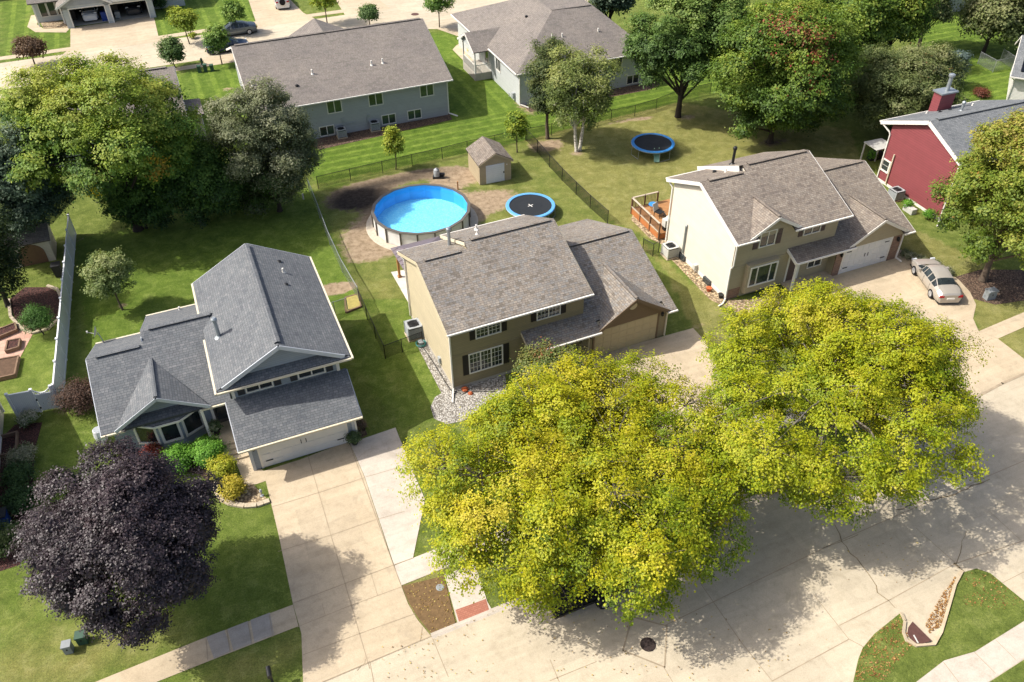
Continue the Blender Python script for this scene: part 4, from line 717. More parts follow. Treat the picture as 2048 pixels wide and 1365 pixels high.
    gv = MB(); gv.lathe((0, 0, 0), [(.28, -.02), (.28, .02)], 16); gvo = gv.build('gable_vent', M['sid_tan'], h); gvo.location = (11.9, -1.05, 3.45); gvo.rotation_euler = (R(90), 0, 0)
    boards(h, [((15.02, -1.48, e - .1), (15.02, ry, rz - .1)), ((15.02, ry, rz - .1), (15.02, 10.75, e - .1)), ((4.58, -1.48, e - .1), (4.58, 0, g(0) - .1))], 'sid_tan', 'rake_board', .05, .18)
    gutter(h, [(4.6, -1.55, e - .03), (9.45, -1.55, e - .03)]); gutter(h, [(14.3, -1.55, e - .03), (15.02, -1.55, e - .03)])
    gdoor(h, 9.3, 13.95, -.925, 2.15, 'door_tan', False, trim='sid_brown'); lantern(h, 8.95, -.92, 1.9); lantern(h, 14.25, -.92, 1.95); downspout(h, [(14.85, -1.5, 2.4), (14.62, -1.0, 2.2), (14.62, -1.0, .1)], 'cream_trim')
    MB().box(9.0, 14.6, -.92, -.9, 0, 2.6).build('shaded_front_wall', M['sid_tan_shaded'], h); MB().box(4.7, 8.9, -1.3, -.02, 0, .15).build('porch_slab', M['concrete'], h)  # garage front panel also has the shade in its colour
    MB().box(4.72, 4.84, -1.4, -1.28, .15, 2.5).build('porch_post', M['white'], h)
    pipe(h, 2.6, 6.6, 5.98, 1.15, .11, 'steel', 'flue', True); pipe(h, 4.9, 7.7, 6.06, .28, .06); pipe(h, 4.35, 6.1, 6.72, .28, .06)
    mt = MB(); mt.box(-.14, 0, 2.1, 2.4, .5, .95); mt.tube([(-.07, 2.25, .5), (-.07, 2.25, .1)], .03); mt.build('gas_meter', M['ac'], h)
    return h
def grey_house():
    h = thing('grey_house', 'blue grey house with dark grey roof, bay window and white garage door', 'house', (-14.53, 31.07, 0), R(22.5), 'houses on the near street')
    ye, ze, yw = -.72, 2.52, 2.1; s1 = .45
    zj = ze + s1 * (yw - ye)
    # garage block and upper storey
    gprism(h, 'garage_wall', 'sid_grey', 0, 5.9, [(0.06, 0), (yw, 0), (yw, zj - .15), (.06, ze + s1 * (.06 - ye) - .14)])
    mb = MB(); mb.roof([(-.46, ye, ze), (6.3, ye, ze), (6.3, yw, zj), (-.46, yw, zj)]); mb.build('garage_roof', M['roof_grey'], h)
    boards(h, [((6.32, ye, ze - .1), (6.32, yw, zj - .1)), ((-.48, ye, ze - .1), (-.48, yw, zj - .1))], 'grey_trim', 'rake_board', .05, .18); gutter(h, [(-.48, ye - .07, ze - .03), (6.32, ye - .07, ze - .03)], 'cream_trim')
    eL, eR, xm = -.72, 6.62, 2.95; zE, zR = 4.92, 6.92; sl = (zR - zE) / (xm - eL)
    yprism(h, 'upper_wall', 'sid_grey', yw + .003, 12.2, [(0.003, 0), (5.897, 0), (5.897, 5.1), (xm, 6.68), (.003, 5.1)])
    mb = MB(); mb.roof([(eL, 1.72, zE), (xm, 1.72, zR), (xm, 12.55, zR), (eL, 12.55, zE)]); mb.roof([(eR, 1.72, zE), (xm, 1.72, zR), (xm, 12.55, zR), (eR, 12.55, zE)]); mb.build('roof', M['roof_grey'], h)
    ridge(h, [((xm, 1.9, zR + .03), (xm, 12.3, zR + .03))], 'roof_grey', 'ridge_vent', .34, .08)
    boards(h, [((eL + .35, 1.69, zE + .1), (xm, 1.69, zR - .1)), ((xm, 1.69, zR - .1), (eR - .35, 1.69, zE + .1)), ((eL, 12.57, zE - .1), (xm, 12.57, zR - .1)), ((xm, 12.57, zR - .1), (eR, 12.57, zE - .1))], 'grey_trim', 'rake_board', .06, .24)
    # pent roof under the gable
    mb = MB(); mb.roof([(eL, 1.62, zE - .02), (eR, 1.62, zE - .02), (eR - .62, 2.12, zE + .33), (eL + .62, 2.12, zE + .33)], .1); mb.build('pent_roof', M['roof_grey'], h)
    gutter(h, [(eL, 1.55, zE - .06), (eR, 1.55, zE - .06)], 'cream_trim'); gutter(h, [(eR + .07, 1.5, zE - .03), (eR + .07, 12.55, zE - .03)], 'cream_trim'); gutter(h, [(eL - .07, 1.5, zE - .03), (eL - .07, 6.5, zE - .03)], 'cream_trim'); gutter(h, [(eL - .07, 9.1, zE - .03), (eL - .07, 12.55, zE - .03)], 'cream_trim')
    for a0, a1 in ((.78, 2.15), (3.66, 5.08)):
        window(h, 'F', yw, a0, a1, 3.98, 4.62, 2); shutter(h, 'F', yw, a0 - .5, a0 - .12, 3.9, 4.68, 'shut_grey'); shutter(h, 'F', yw, a1 + .12, a1 + .5, 3.9, 4.68, 'shut_grey')
    MB().box(-.05, .12, yw - .04, yw + .0, zj - .05, 4.86).build('corner_board', M['white'], h); MB().box(5.78, 5.95, yw - .04, yw, zj - .05, 4.86).build('corner_board', M['white'], h)
    gdoor(h, .56, 5.38, .06, 2.13, 'door_white'); lantern(h, .28, .05, 1.7); lantern(h, 5.66, .05, 1.8)
    MB().box(-.03, .14, .02, .06, 0, 2.45).build('corner_board', M['grey_trim'], h); MB().box(5.76, 5.93, .02, .06, 0, 2.45).build('corner_board', M['grey_trim'], h)
    downspout(h, [(6.1, ye, 2.4), (5.97, -.02, 2.1), (5.97, -.02, .1)], 'white')
    window(h, 'R', 5.9, 4, 5.2, 3.6, 4.6, 2); window(h, 'R', 5.9, 8.5, 10.2, 1.0, 2.2, 2)
    # left wing
    wE, wy = 2.8, 3.15; s2 = .5; W_ = lambda y: wE + s2 * (y - wy); r1, r2 = 7.4, 8.25
    gprism(h, 'wing_wall', 'sid_grey', -6.75, -4.05, [(4.2, 0), (11.0, 0), (11.0, W_(r1) - s2 * 3.6 - .16), (r1, W_(r1) - .2), (4.2, W_(4.2) - .16)])
    gprism(h, 'wing_wall', 'sid_grey', -4.05, -.003, [(4.203, 0), (12.6, 0), (12.6, W_(r2) - s2 * 4.35 - .16), (r2, W_(r2) - .2), (4.203, W_(4.203) - .16)])
    mb = MB(); mb.roof([(-7.1, wy, wE), (-.2, wy, wE), (-.2, r2, W_(r2)), (-4.05, r2, W_(r2)), (-4.05, r1, W_(r1)), (-7.1, r1, W_(r1))])
    mb.roof([(-7.1, r1, W_(r1)), (-4.05, r1, W_(r1)), (-4.05, 11.45, W_(r1) - s2 * (11.45 - r1)), (-7.1, 11.45, W_(r1) - s2 * (11.45 - r1))])
    mb.roof([(-4.05, r2, W_(r2)), (.3, r2, W_(r2)), (.3, 13.1, W_(r2) - s2 * (13.1 - r2)), (-4.05, 13.1, W_(r2) - s2 * (13.1 - r2))]); mb.build('wing_roof', M['roof_grey'], h)
    ridge(h, [((-6.6, r1, W_(r1) + .03), (-4.25, r1, W_(r1) + .03)), ((-3.6, r2, W_(r2) + .03), (-.1, r2, W_(r2) + .03))], 'roof_grey', 'ridge_vent')
    boards(h, [((-7.12, wy, wE - .1), (-7.12, r1, W_(r1) - .1)), ((-7.12, r1, W_(r1) - .1), (-7.12, 11.45, W_(r1) - s2 * 4.05 - .1)), ((-4.07, r2 - .6, W_(r2) - .2), (-4.07, 13.1, W_(r2) - s2 * 4.85 - .1))], 'grey_trim', 'rake_board', .05, .2)
    gutter(h, [(-7.12, wy - .07, wE - .03), (-5.9, wy - .07, wE - .03)], 'cream_trim'); gutter(h, [(-1.85, wy - .07, wE - .03), (-.5, wy - .07, wE - .03)], 'cream_trim'); gutter(h, [(-7.1, 11.52, W_(r1) - s2 * 4.05), (-4.1, 11.52, W_(r1) - s2 * 4.05)], 'cream_trim'); gutter(h, [(-4.05, 13.17, W_(r2) - s2 * 4.85), (.3, 13.17, W_(r2) - s2 * 4.85)], 'cream_trim')
    # reverse gable over the bay
    gable_front(h, 3.05, 3.0, -6.3, -1.4, 4.5, 6.6, 'roof_grey', 'sid_grey', 'grey_trim', 3.7, zwall=2.7)
    pl = [(-5.75, 4.2), (-4.45, 3.62), (-3.2, 3.62), (-1.95, 4.2)]
    MB().prism([(x, y, 0) for x, y in pl] + [(-1.95, 4.5, 0), (-5.75, 4.5, 0)], (0, 0, 2.62)).build('bay_wall', M['sid_grey'], h)
    el = [(-5.95, 3.95, 2.52), (-4.5, 3.1, 2.5), (-3.1, 3.1, 2.5), (-1.72, 3.95, 2.52)]; tl = [(-4.6, 3.82, 3.15), (-3.0, 3.82, 3.15)]
    mb = MB(); mb.roof([el[0], el[1], tl[0], (-5.6, 3.9, 2.75)], .08); mb.roof([el[1], el[2], tl[1], tl[0]], .08); mb.roof([el[2], el[3], (-2.1, 3.9, 2.75), tl[1]], .08); mb.build('bay_roof', M['roof_grey'], h)
    gutter(h, [Vector(p) - Vector((0, .04, .06)) for p in el], 'white', 'bay_fascia', .06, .12)
    for k, (a, b) in enumerate(zip(pl[:-1], pl[1:])):
        a, b = Vector((*a, 0)), Vector((*b, 0)); L = (b - a).length
        e = bpy.data.objects.new('bay_window', bpy.data.meshes.new('bay_window')); 
        wv = window(None, 'F', 0, .2, L - .2, .72, 2.2, 1, None, 'white', 'glass', fw=.13); bpy.data.objects.remove(e)
        wv.name = 'bay_window'; wv.parent = h; wv.location = a; wv.rotation_euler = (0, 0, math.atan2(b.y - a.y, b.x - a.x))
    # entry
    MB().box(-1.95, -.01, 2.2, 4.2, 0, .52).build('porch_slab', M['concrete'], h)
    for i in range(3): MB().box(-1.45, -.02, 2.2 - .33 * (i + 1), 2.2 - .33 * i - .004, 0, .39 - .13 * i).build('porch_step', M['concrete'], h)
    d_ = MB(); d_.box(-1.35, -.5, 4.1, 4.2, .52, 2.5); d = d_.build('front_door', M['inside'], h); MB().box(-1.5, -1.35, 4.06, 4.2, .52, 2.62).box(-.5, -.35, 4.06, 4.2, .52, 2.62).box(-1.35, -.5, 4.061, 4.2, 2.5, 2.62).build('door_trim', M['white'], d); MB().box(-1.25, -.6, 4.07, 4.1, .8, 2.4).build('pane', M['glass'], d)
    MB().box(-.2, -.02, 3.1, 3.25, 0.5, 2.75).build('porch_post', M['white'], h); MB().box(-1.95, -1.8, 3.1, 3.25, .5, 2.75).build('porch_post', M['white'], h)
    pipe(h, .08, 5.88, 5.34, 1.1, .11, 'steel', 'flue', True); pipe(h, 4.62, 9.8, 5.99, .3, .06)
    for x, y, z in ((4.59, 11.06, 6.0), (4.51, 8.36, 6.04)): MB().lathe((x, y, z - .1), [(.14, 0), (.14, .16), (.05, .2)], 10).build('roof_vent', M['black'], h)
    pipe(h, -1.96, 12.5, 3.2, .25, .06)
    return h
def cream_house():
    h = thing('cream_house', 'two storey cream house with brown roof, small front dormer gable and stained deck', 'house', (15.04, 46.42, 0), R(22.3), 'houses on the near street')
    e, y0, s = 5.05, -.6, .42; F_ = lambda y: e + s * (y - y0); r1, r2 = 4.4, 4.95; xs = 3.45
    gprism(h, 'wall', 'sid_cream', 0, xs, [(0, 0), (7.9, 0), (7.9, F_(r1) - s * 3.5 - .16), (r1, F_(r1) - .2), (0, F_(0) - .16)])
    gprism(h, 'wall', 'sid_cream', xs, 8.6, [(.003, 0), (8.6, 0), (8.6, F_(r2) - .5 * 3.65 - .2), (r2, F_(r2) - .2), (.003, F_(0) - .16)])
    mb = MB(); mb.roof([(-.3, y0, e), (1.35, y0, e), (1.35, .05, F_(.05)), (4.3, .05, F_(.05)), (4.3, y0, e), (9.1, y0, e), (9.1, r2, F_(r2)), (xs, r2, F_(r2)), (xs, r1, F_(r1)), (-.3, r1, F_(r1))])
    mb.roof([(-.3, r1, F_(r1)), (xs, r1, F_(r1)), (xs, 8.5, F_(r1) - s * (8.5 - r1)), (-.3, 8.5, F_(r1) - s * (8.5 - r1))]); mb.roof([(xs - .3, r2, F_(r2)), (9.1, r2, F_(r2)), (9.1, 9.6, F_(r2) - .5 * (9.6 - r2)), (xs - .3, 9.6, F_(r2) - .5 * (9.6 - r2))]); mb.build('roof', M['roof_tan'], h)
    boards(h, [((xs - .33, r2 - .1, F_(r2) - .17), (xs - .33, 9.6, F_(r2) - .5 * (9.6 - r2) - .17))], 'white', 'step_fascia', .05, .4)
    boards(h, [((-.32, y0, e - .11), (-.32, r1, F_(r1) - .11)), ((-.32, r1, F_(r1) - .11), (-.32, 8.5, F_(r1) - s * (8.5 - r1) - .11)), ((9.12, y0, e - .1), (9.12, r2, F_(r2) - .1)), ((9.12, r2, F_(r2) - .1), (9.12, 9.6, F_(r2) - .5 * 4.65 - .1))], 'white', 'rake_board', .06, .26)
    ridge(h, [((.3, r1, F_(r1) + .03), (xs - .4, r1, F_(r1) + .03)), ((xs + .4, r2, F_(r2) + .03), (8.8, r2, F_(r2) + .03))], 'roof_tan', 'ridge_vent')
    gutter(h, [(-.32, y0 - .07, e - .03), (1.35, y0 - .07, e - .03)]); gutter(h, [(4.3, y0 - .07, e - .03), (9.12, y0 - .07, e - .03)]); gutter(h, [(-.32, 8.57, F_(r1) - s * 4.1 - .03), (xs - .4, 8.57, F_(r1) - s * 4.1 - .03)])
    gable_front(h, -.5, 5.08, .7, 4.95, 6.35, 2.45, 'roof_tan', 'sid_cream_shaded', 'white', -.06, zwall=4.7)
    downspout(h, [(-.2, y0, 4.95), (.1, -.06, 4.7), (.1, -.06, 2.9), (-.02, .02, 2.6), (-.06, -.06, .2), (-.5, -.4, .08), (-.9, -.5, .06)]); downspout(h, [(-.3, 8.5, F_(r1) - s * 4.1), (-.08, 7.95, 4.9), (-.08, 7.95, .2)])
    MB().box(.005, 8.6, -.02, 0, .01, 4.88).build('shaded_front_wall', M['sid_cream_shaded'], h); MB().box(-.04, 8.64, -.05, -.02, 2.6, 2.7).build('belt_board', M['sid_cream_shaded'], h); MB().box(-.03, 1.05, -.045, -.001, 0, .85).box(-.03, 0, -.045, 7.9, 0, .01).build('brick_base', M['brick'], h); MB().box(-.02, -.001, 0, 7.9, 0, .3).build('foundation', M['white'], h)  # front panel painted darker than the lit side, shade put into the siding
    for y in (2.2, 5.6):
        m = MB(); m.box(-.2, -.02, y - .4, y + .4, 0, .42); m.build('basement_window', M['glass'], h)
    window(h, 'F', -.02, 2.0, 3.18, 3.9, 5.0, 2); shutter(h, 'F', -.02, 1.45, 1.85, 3.82, 5.05, 'shut_mauve'); shutter(h, 'F', -.02, 3.33, 3.73, 3.82, 5.05, 'shut_mauve')
    window(h, 'F', -.02, 5.68, 7.0, 3.95, 4.62, 2); shutter(h, 'F', -.02, 5.2, 5.55, 3.88, 4.7, 'shut_mauve'); shutter(h, 'F', -.02, 7.12, 7.46, 3.88, 4.7, 'shut_mauve')
    MB().box(1.2, 3.75, -.4, 0, .45, 2.75).build('bay_wall', M['sid_cream_shaded'], h); window(h, 'F', -.4, 1.45, 3.55, 1.05, 2.5, 3, wide=[1, 2, 1], fw=.09)
    d_ = MB(); d_.box(5.0, 5.9, -.05, -.02, .2, 2.3); d = d_.build('front_door', M['shut_mauve'], h); MB().box(4.86, 5.0, -.07, .0, .2, 2.42).box(5.9, 6.04, -.07, 0, .2, 2.42).box(5.0, 5.9, -.069, 0, 2.3, 2.42).build('door_trim', M['white'], d); window(h, 'F', -.02, 6.8, 7.9, .9, 2.2, 2)
    ge, gy = 2.62, -1.2; g = lambda y: ge + s * (y - gy); ry = 5.1; rz = g(ry)
    gprism(h, 'garage_wall', 'sid_cream_shaded', 8.605, 14.4, [(-.65, 0), (11, 0), (11, ge + .05), (ry, rz - .2), (-.65, g(-.65) - .15)])
    mb = MB(); mb.roof([(4.6, gy, ge), (9.7, gy, ge), (9.7, -.5, g(-.5)), (14.05, -.5, g(-.5)), (14.05, gy, ge), (15.0, gy, ge), (15.0, 0, g(0)), (4.6, 0, g(0))]); mb.roof([(8.62, 0, g(0)), (15.0, 0, g(0)), (15.0, ry, rz), (8.62, ry, rz)]); mb.roof([(8.62, ry, rz), (15.0, ry, rz), (15.0, 11.4, ge), (8.62, 11.4, ge)]); mb.build('garage_roof', M['roof_tan'], h)
    ridge(h, [((9.4, ry, rz + .03), (14.7, ry, rz + .03))], 'roof_tan', 'ridge_vent'); boards(h, [((15.02, gy, ge - .1), (15.02, ry, rz - .1)), ((15.02, ry, rz - .1), (15.02, 11.4, ge - .1)), ((4.58, gy, ge - .1), (4.58, 0, g(0) - .1))], 'white', 'rake_board', .06, .24)
    gable_front(h, gy + .1, 2.66, 9.2, 14.6, 4.25, 2.7, 'roof_tan', 'sid_cream_shaded', 'white', -.74, zwall=2.2)
    gutter(h, [(4.6, gy - .07, ge - .03), (9.7, gy - .07, ge - .03)]); gutter(h, [(14.05, gy - .07, ge - .03), (15.02, gy - .07, ge - .03)])
    gdoor(h, 9.35, 13.55, -.66, 2.13, 'door_white'); MB().box(8.6, 9.2, -.72, -.652, 0, 2.3).build('brick_pier', M['brick'], h); MB().box(13.7, 14.4, -.72, -.652, 0, 2.3).box(14.403, 14.46, -.72, 1.0, 0, 2.2).build('brick_pier', M['brick'], h); lantern(h, 8.95, -.72, 1.8); lantern(h, 14.1, -.72, 1.8)
    downspout(h, [(14.9, gy, 2.5), (14.52, -.78, 2.3), (14.52, -.78, .15), (14.6, -1.3, .07)])
    MB().box(4.7, 8.6, -1.1, 0, 0, .15).build('porch_slab', M['concrete'], h); MB().box(4.72, 4.86, -1.1, -.96, .15, 2.6).build('porch_post', M['white'], h)
    pipe(h, 3.9, 6.62, 6.6, 1.1, .1, 'black', 'flue', True); pipe(h, 2.78, 5.8, 6.56, .3, .06); MB().lathe((2.4, 6.6, 6.2), [(.14, 0), (.14, .16), (.05, .2)], 10).build('roof_vent', M['black'], h)
    pp = MB(); pp.tube([(-.1, 5.6, .6), (-.1, 5.6, 2.9), (-.02, 5.6, 3.0)], .07, 8); pp.build('exhaust_pipe', M['steel'], h); m = MB(); m.box(-.3, 0, 3.6, 3.9, .3, .7); m.tube([(-.15, 3.75, .3), (-.15, 3.75, .05)], .03); m.build('gas_meter', M['ac_light'], h)
    return h
def red_house():
    h = thing('red_house', 'red sided house with blue grey roof, white trim and a tall red chimney', 'house', (31.61, 63.28, 0), R(20.6), 'houses on the near street')
    ry, rz, s = -3.6, 7.0, .42; F_ = lambda y: rz - s * abs(y - ry)
    gprism(h, 'wall', 'sid_red', 0, 10, [(-7.4, .25), (.05, .25), (.05, F_(.05) - .16), (ry, rz - .2), (-7.4, F_(-7.4) - .16)]); MB().box(-.0, 10, -7.38, .03, 0, .246).build('foundation', M['white'], h)
    mb = MB(); mb.roof([(-.3, -7.95, F_(-7.95)), (10.3, -7.95, F_(-7.95)), (10.3, ry, rz), (-.3, ry, rz)]); mb.roof([(-.3, ry, rz), (10.3, ry, rz), (10.3, 1.1, F_(1.1)), (-.3, 1.1, F_(1.1))]); mb.build('roof', M['roof_red'], h)
    boards(h, [((-.32, -7.95, F_(-7.95) - .12), (-.32, ry, rz - .12)), ((-.32, ry, rz - .12), (-.32, 1.1, F_(1.1) - .12))], 'white', 'rake_board', .06, .3); ridge(h, [((.4, ry, rz + .03), (9.8, ry, rz + .03))], 'roof_red', 'ridge_vent')
    gutter(h, [(-.34, 1.17, F_(1.1) - .04), (10.3, 1.17, F_(1.1) - .04)]); gutter(h, [(-.34, -8.02, F_(-7.95) - .04), (10.3, -8.02, F_(-7.95) - .04)])
    downspout(h, [(-.32, 1.0, F_(1.1) - .1), (-.1, .1, 4.4), (-.06, 0, 4.2), (-.06, 0, .15)]); downspout(h, [(-.3, -7.8, 5.0), (-.08, -7.35, 4.7), (-.08, -7.35, .2), (-.8, -7.9, .08)])
    window(h, 'L', 0, -.82, -.1, 1.15, 2.0, 1, (1, 2), fw=.12)
    pp = MB(); pp.tube([(-.1, -1.1, .2), (-.1, -1.1, 2.9)], .06, 8); pp.build('exhaust_pipe', M['cream_trim'], h)
    ch = MB(); ch.box(4.4, 5.9, .1, .95, 0, 6.85); co = ch.build('chimney', M['sid_red'], h); MB().box(4.28, 6.02, -.02, 1.07, 6.85, 6.97).build('chimney_cap', M['steel'], co); MB().lathe((5.25, .5, 6.97), [(.16, 0), (.16, 1.15)], 12).lathe((5.25, .5, 8.12), [(.12, 0), (.26, .03), (.26, .2), (.14, .26)], 12).build('flue', M['steel'], co)
    pipe(h, 4.7, -1.94, 6.3, .55, .1, 'steel', 'flue', True); pipe(h, 3.4, .15, 5.4, .2, .06); pipe(h, 7.4, -.6, 5.72, .2, .06)
    for x, y in ((3.9, -.7), (5.1, -.55)): MB().lathe((x, y, F_(y) - .1), [(.15, 0), (.15, .15), (.05, .18)], 10).build('roof_vent', M['black'], h)
    window(h, 'L', 0, -6.9, -6.3, .02, .24, 1, fw=.03)
    return h
def ranch_house():
    h = thing('grey_ranch_house', 'long grey sided ranch house with brown gable roof behind the pool yard', 'house', (-6.03, 77.57, 0), R(22), 'houses on the far street')
    e, y0, s, ry = 3.75, -.5, .36, 8.2; F_ = lambda y: e + s * (y - y0); rz = F_(ry)
    gprism(h, 'wall', 'sid_bg', -18, 0, [(0, 0), (16.4, 0), (16.4, e), (ry, rz - .2), (0, F_(0) - .15)])
    mb = MB(); mb.roof([(-18.5, y0, e), (.5, y0, e), (.5, ry, rz), (-18.5, ry, rz)]); mb.roof([(-18.5, ry, rz), (.5, ry, rz), (.5, 16.9, e), (-18.5, 16.9, e)])
    hx = -9.6; mb.roof([(hx, ry - .3, rz - .04), (hx, 12.9, rz - .04), (hx - 5, 12.9, rz - 2.54), (hx - 5, ry - .3, rz - 2.54)]); mb.roof([(hx, ry - .3, rz - .04), (hx, 12.9, rz - .04), (hx + 5, 12.9, rz - 2.54), (hx + 5, ry - .3, rz - 2.54)]); mb.build('roof', M['roof_far'], h)
    MB().prism([(hx - 4.6, 12.4, 0), (hx + 4.6, 12.4, 0), (hx + 4.6, 12.4, rz - 2.5), (hx, 12.4, rz - .3), (hx - 4.6, 12.4, rz - 2.5)], (0, .3, 0)).build('gable_wall', M['sid_bg'], h)
    boards(h, [((.52, y0, e - .1), (.52, ry, rz - .1)), ((.52, ry, rz - .1), (.52, 16.9, e - .1)), ((-18.52, y0, e - .1), (-18.52, ry, rz - .1)), ((-18.52, ry, rz - .1), (-18.52, 16.9, e - .1))], 'white', 'rake_board', .05, .18); gutter(h, [(-18.5, y0 - .07, e - .03), (.5, y0 - .07, e - .03)])
    ridge(h, [((-18.2, ry, rz + .03), (.2, ry, rz + .03))], 'roof_far', 'ridge_vent', .3, .08)
    for a0, z0, z1 in ((-11.72, 2.28, 3.4), (-7.74, 2.32, 3.44), (-2.66, 2.34, 3.46), (-16.6, 2.3, 3.4)): window(h, 'F', 0, a0, a0 + 1.28, z0, z1, 2, glass='glass_green')
    for a0, z0, z1 in ((-12.75, .2, 1.05), (-6.7, .24, 1.1), (-4.1, .26, 1.1)): window(h, 'F', 0, a0, a0 + 1.3, z0, z1, 2, glass='glass_green')
    window(h, 'L', -18, 2, 4, 1.6, 2.8, 2)
    downspout(h, [(.3, y0, e - .1), (.05, -.06, e - .4), (.05, -.06, .2), (.7, -.8, .08)])
    for x, y, z in ((-12.14, 3.06, 5.03), (-6.44, 2.98, 5.0), (-5.33, 3.03, 5.02), (-17.76, 2.85, 4.96)): pipe(h, x, y, z, .42, .075)
    MB().lathe((-13.9, 1.86, 4.55), [(.16, 0), (.16, .15), (.05, .2)], 10).build('roof_vent', M['black'], h)
    mt = MB(); mt.box(-10.6, -10.35, -.12, 0, 1.3, 1.6); mt.tube([(-10.5, -.06, 1.35), (-10.5, -.06, .5)], .02); mt.tube([(-11.2, -.04, .95), (-9.2, -.04, 1.0)], .03); mt.build('meter', M['ac'], h); mt = MB(); mt.tube([(-8.2, -.06, 1.4), (-8.2, -.06, .6), (-7.8, -.3, .5)], .025); mt.box(-8.1, -7.9, -.12, 0, 1.3, 1.5); mt.build('meter', M['ac'], h)
    return h
def hip_house():
    h = thing('hip_roof_house', 'pale grey house with brown hip roof and small porch, behind the birch', 'house', (1.13, 79.43, 0), R(22), 'houses on the far street')
    e, s = 3.55, .45; x0, x1, y0, y1 = -.5, 14.5, -.4, 19; xm = 6.4; rz = e + s * (xm - x0); ym = y0 + (xm - x0)
    MB().box(0, 14, 0, 18.4, 0, e - .02).build('wall', M['sid_pale'], h)
    mb = MB(); hx = 11.0
    mb.roof([(x0, y0, e), (x1, y0, e), (hx, ym, rz), (xm, ym, rz)]); mb.roof([(x0, y0, e), (xm, ym, rz), (xm, y1 - (xm - x0), rz), (x0, y1, e)]); mb.roof([(x1, y0, e), (hx, ym, rz), (hx, y1 - (xm - x0), rz), (x1, y1, e)]); mb.roof([(x0, y1, e), (xm, y1 - (xm - x0), rz), (hx, y1 - (xm - x0), rz), (x1, y1, e)]); mb.roof([(xm, ym, rz), (hx, ym, rz), (hx, y1 - 6.9, rz), (xm, y1 - 6.9, rz)]); mb.build('roof', M['roof_far'], h)
    # side gable porch
    mb = MB(); px0, py0, py1 = -2.2, 7.2, 12.2; pm = (py0 + py1) / 2; ez, az = 3.3, 4.6
    mb.roof([(px0, py0, ez), (px0, pm, az), (2.4, pm, az), (-.3, py0, ez)], .1); mb.roof([(px0, py1, ez), (px0, pm, az), (2.4, pm, az), (-.3, py1, ez)], .1); mb.build('porch_roof', M['roof_far'], h)
    boards(h, [((px0 - .02, py0, ez - .1), (px0 - .02, pm, az - .1)), ((px0 - .02, pm, az - .1), (px0 - .02, py1, ez - .1))], 'white', 'rake_board', .05, .2)
    MB().box(-1.9, 0, 7.8, 11.6, 0, .75).build('porch_deck', M['found'], h)
    for y in (7.9, 11.5): MB().box(-1.9, -1.76, y - .07, y + .07, .75, 3.25).build('porch_post', M['white'], h)
    rb = MB(); rb.box(-1.86, -1.8, 7.97, 11.43, 1.6, 1.68)
    for i in range(24): rb.box(-1.85, -1.81, 8.05 + i * .145, 8.09 + i * .145, .75, 1.6)
    rb.box(-1.76, -.05, 7.86, 7.92, 1.6, 1.68)
    for i in range(11): rb.box(-1.68 + i * .145, -1.64 + i * .145, 7.87, 7.91, .75, 1.6)
    rb.build('porch_railing', M['white'], h); MB().prism([(-.03, py0 + .3, 3.2), (-.03, py1 - .3, 3.2), (-.03, pm, az - .25)], (-1.9, 0, 0)).build('gable_wall', M['sid_pale'], h)
    gutter(h, [(x0, y0 - .07, e - .04), (x1, y0 - .07, e - .04)]); gutter(h, [(x0 - .07, y0, e - .04), (x0 - .07, 7.2, e - .04)]); gutter(h, [(x0 - .07, 12.2, e - .04), (x0 - .07, y1, e - .04)])
    window(h, 'L', 0, 5.2, 6.4, 1.6, 2.9, 2); window(h, 'L', 0, 8.6, 9.6, 1.4, 2.9, 1); window(h, 'L', 0, 13, 15, 1.4, 2.8, 3)
    for a0 in (2.0, 6.0, 10.2): window(h, 'F', 0, a0, a0 + 1.2, 2.15, 3.25, 2)
    for a0 in (3.0, 7.6, 12.2): window(h, 'F', 0, a0, a0 + 1.35, .25, 1.1, 2)
    downspout(h, [(-.45, -.4, 3.4), (-.05, -.05, 3.0), (-.05, -.05, .2), (.6, -.9, .08)])
    for x, y, z in ((4.89, 3.21, 5.1), (5.99, 3.1, 5.05), (10.06, 3.02, 5.0), (13.0, 3.0, 4.2)): pipe(h, x, y, z, .42, .075)
    MB().lathe((4.3, 8.4, 5.7), [(.16, 0), (.16, .15), (.05, .2)], 10).build('roof_vent', M['black'], h)
    mt = MB(); mt.box(-.3, 0, 1.2, 1.6, .3, .9); mt.tube([(-.2, 1.8, .5), (-.2, 2.4, .5), (-.2, 2.4, .1)], .04); mt.build('gas_meter', M['ac'], h)
    ridge(h, [((xm, ym + .2, rz + .03), (hx - .2, ym, rz + .03))], 'roof_far', 'ridge_vent')
    return h
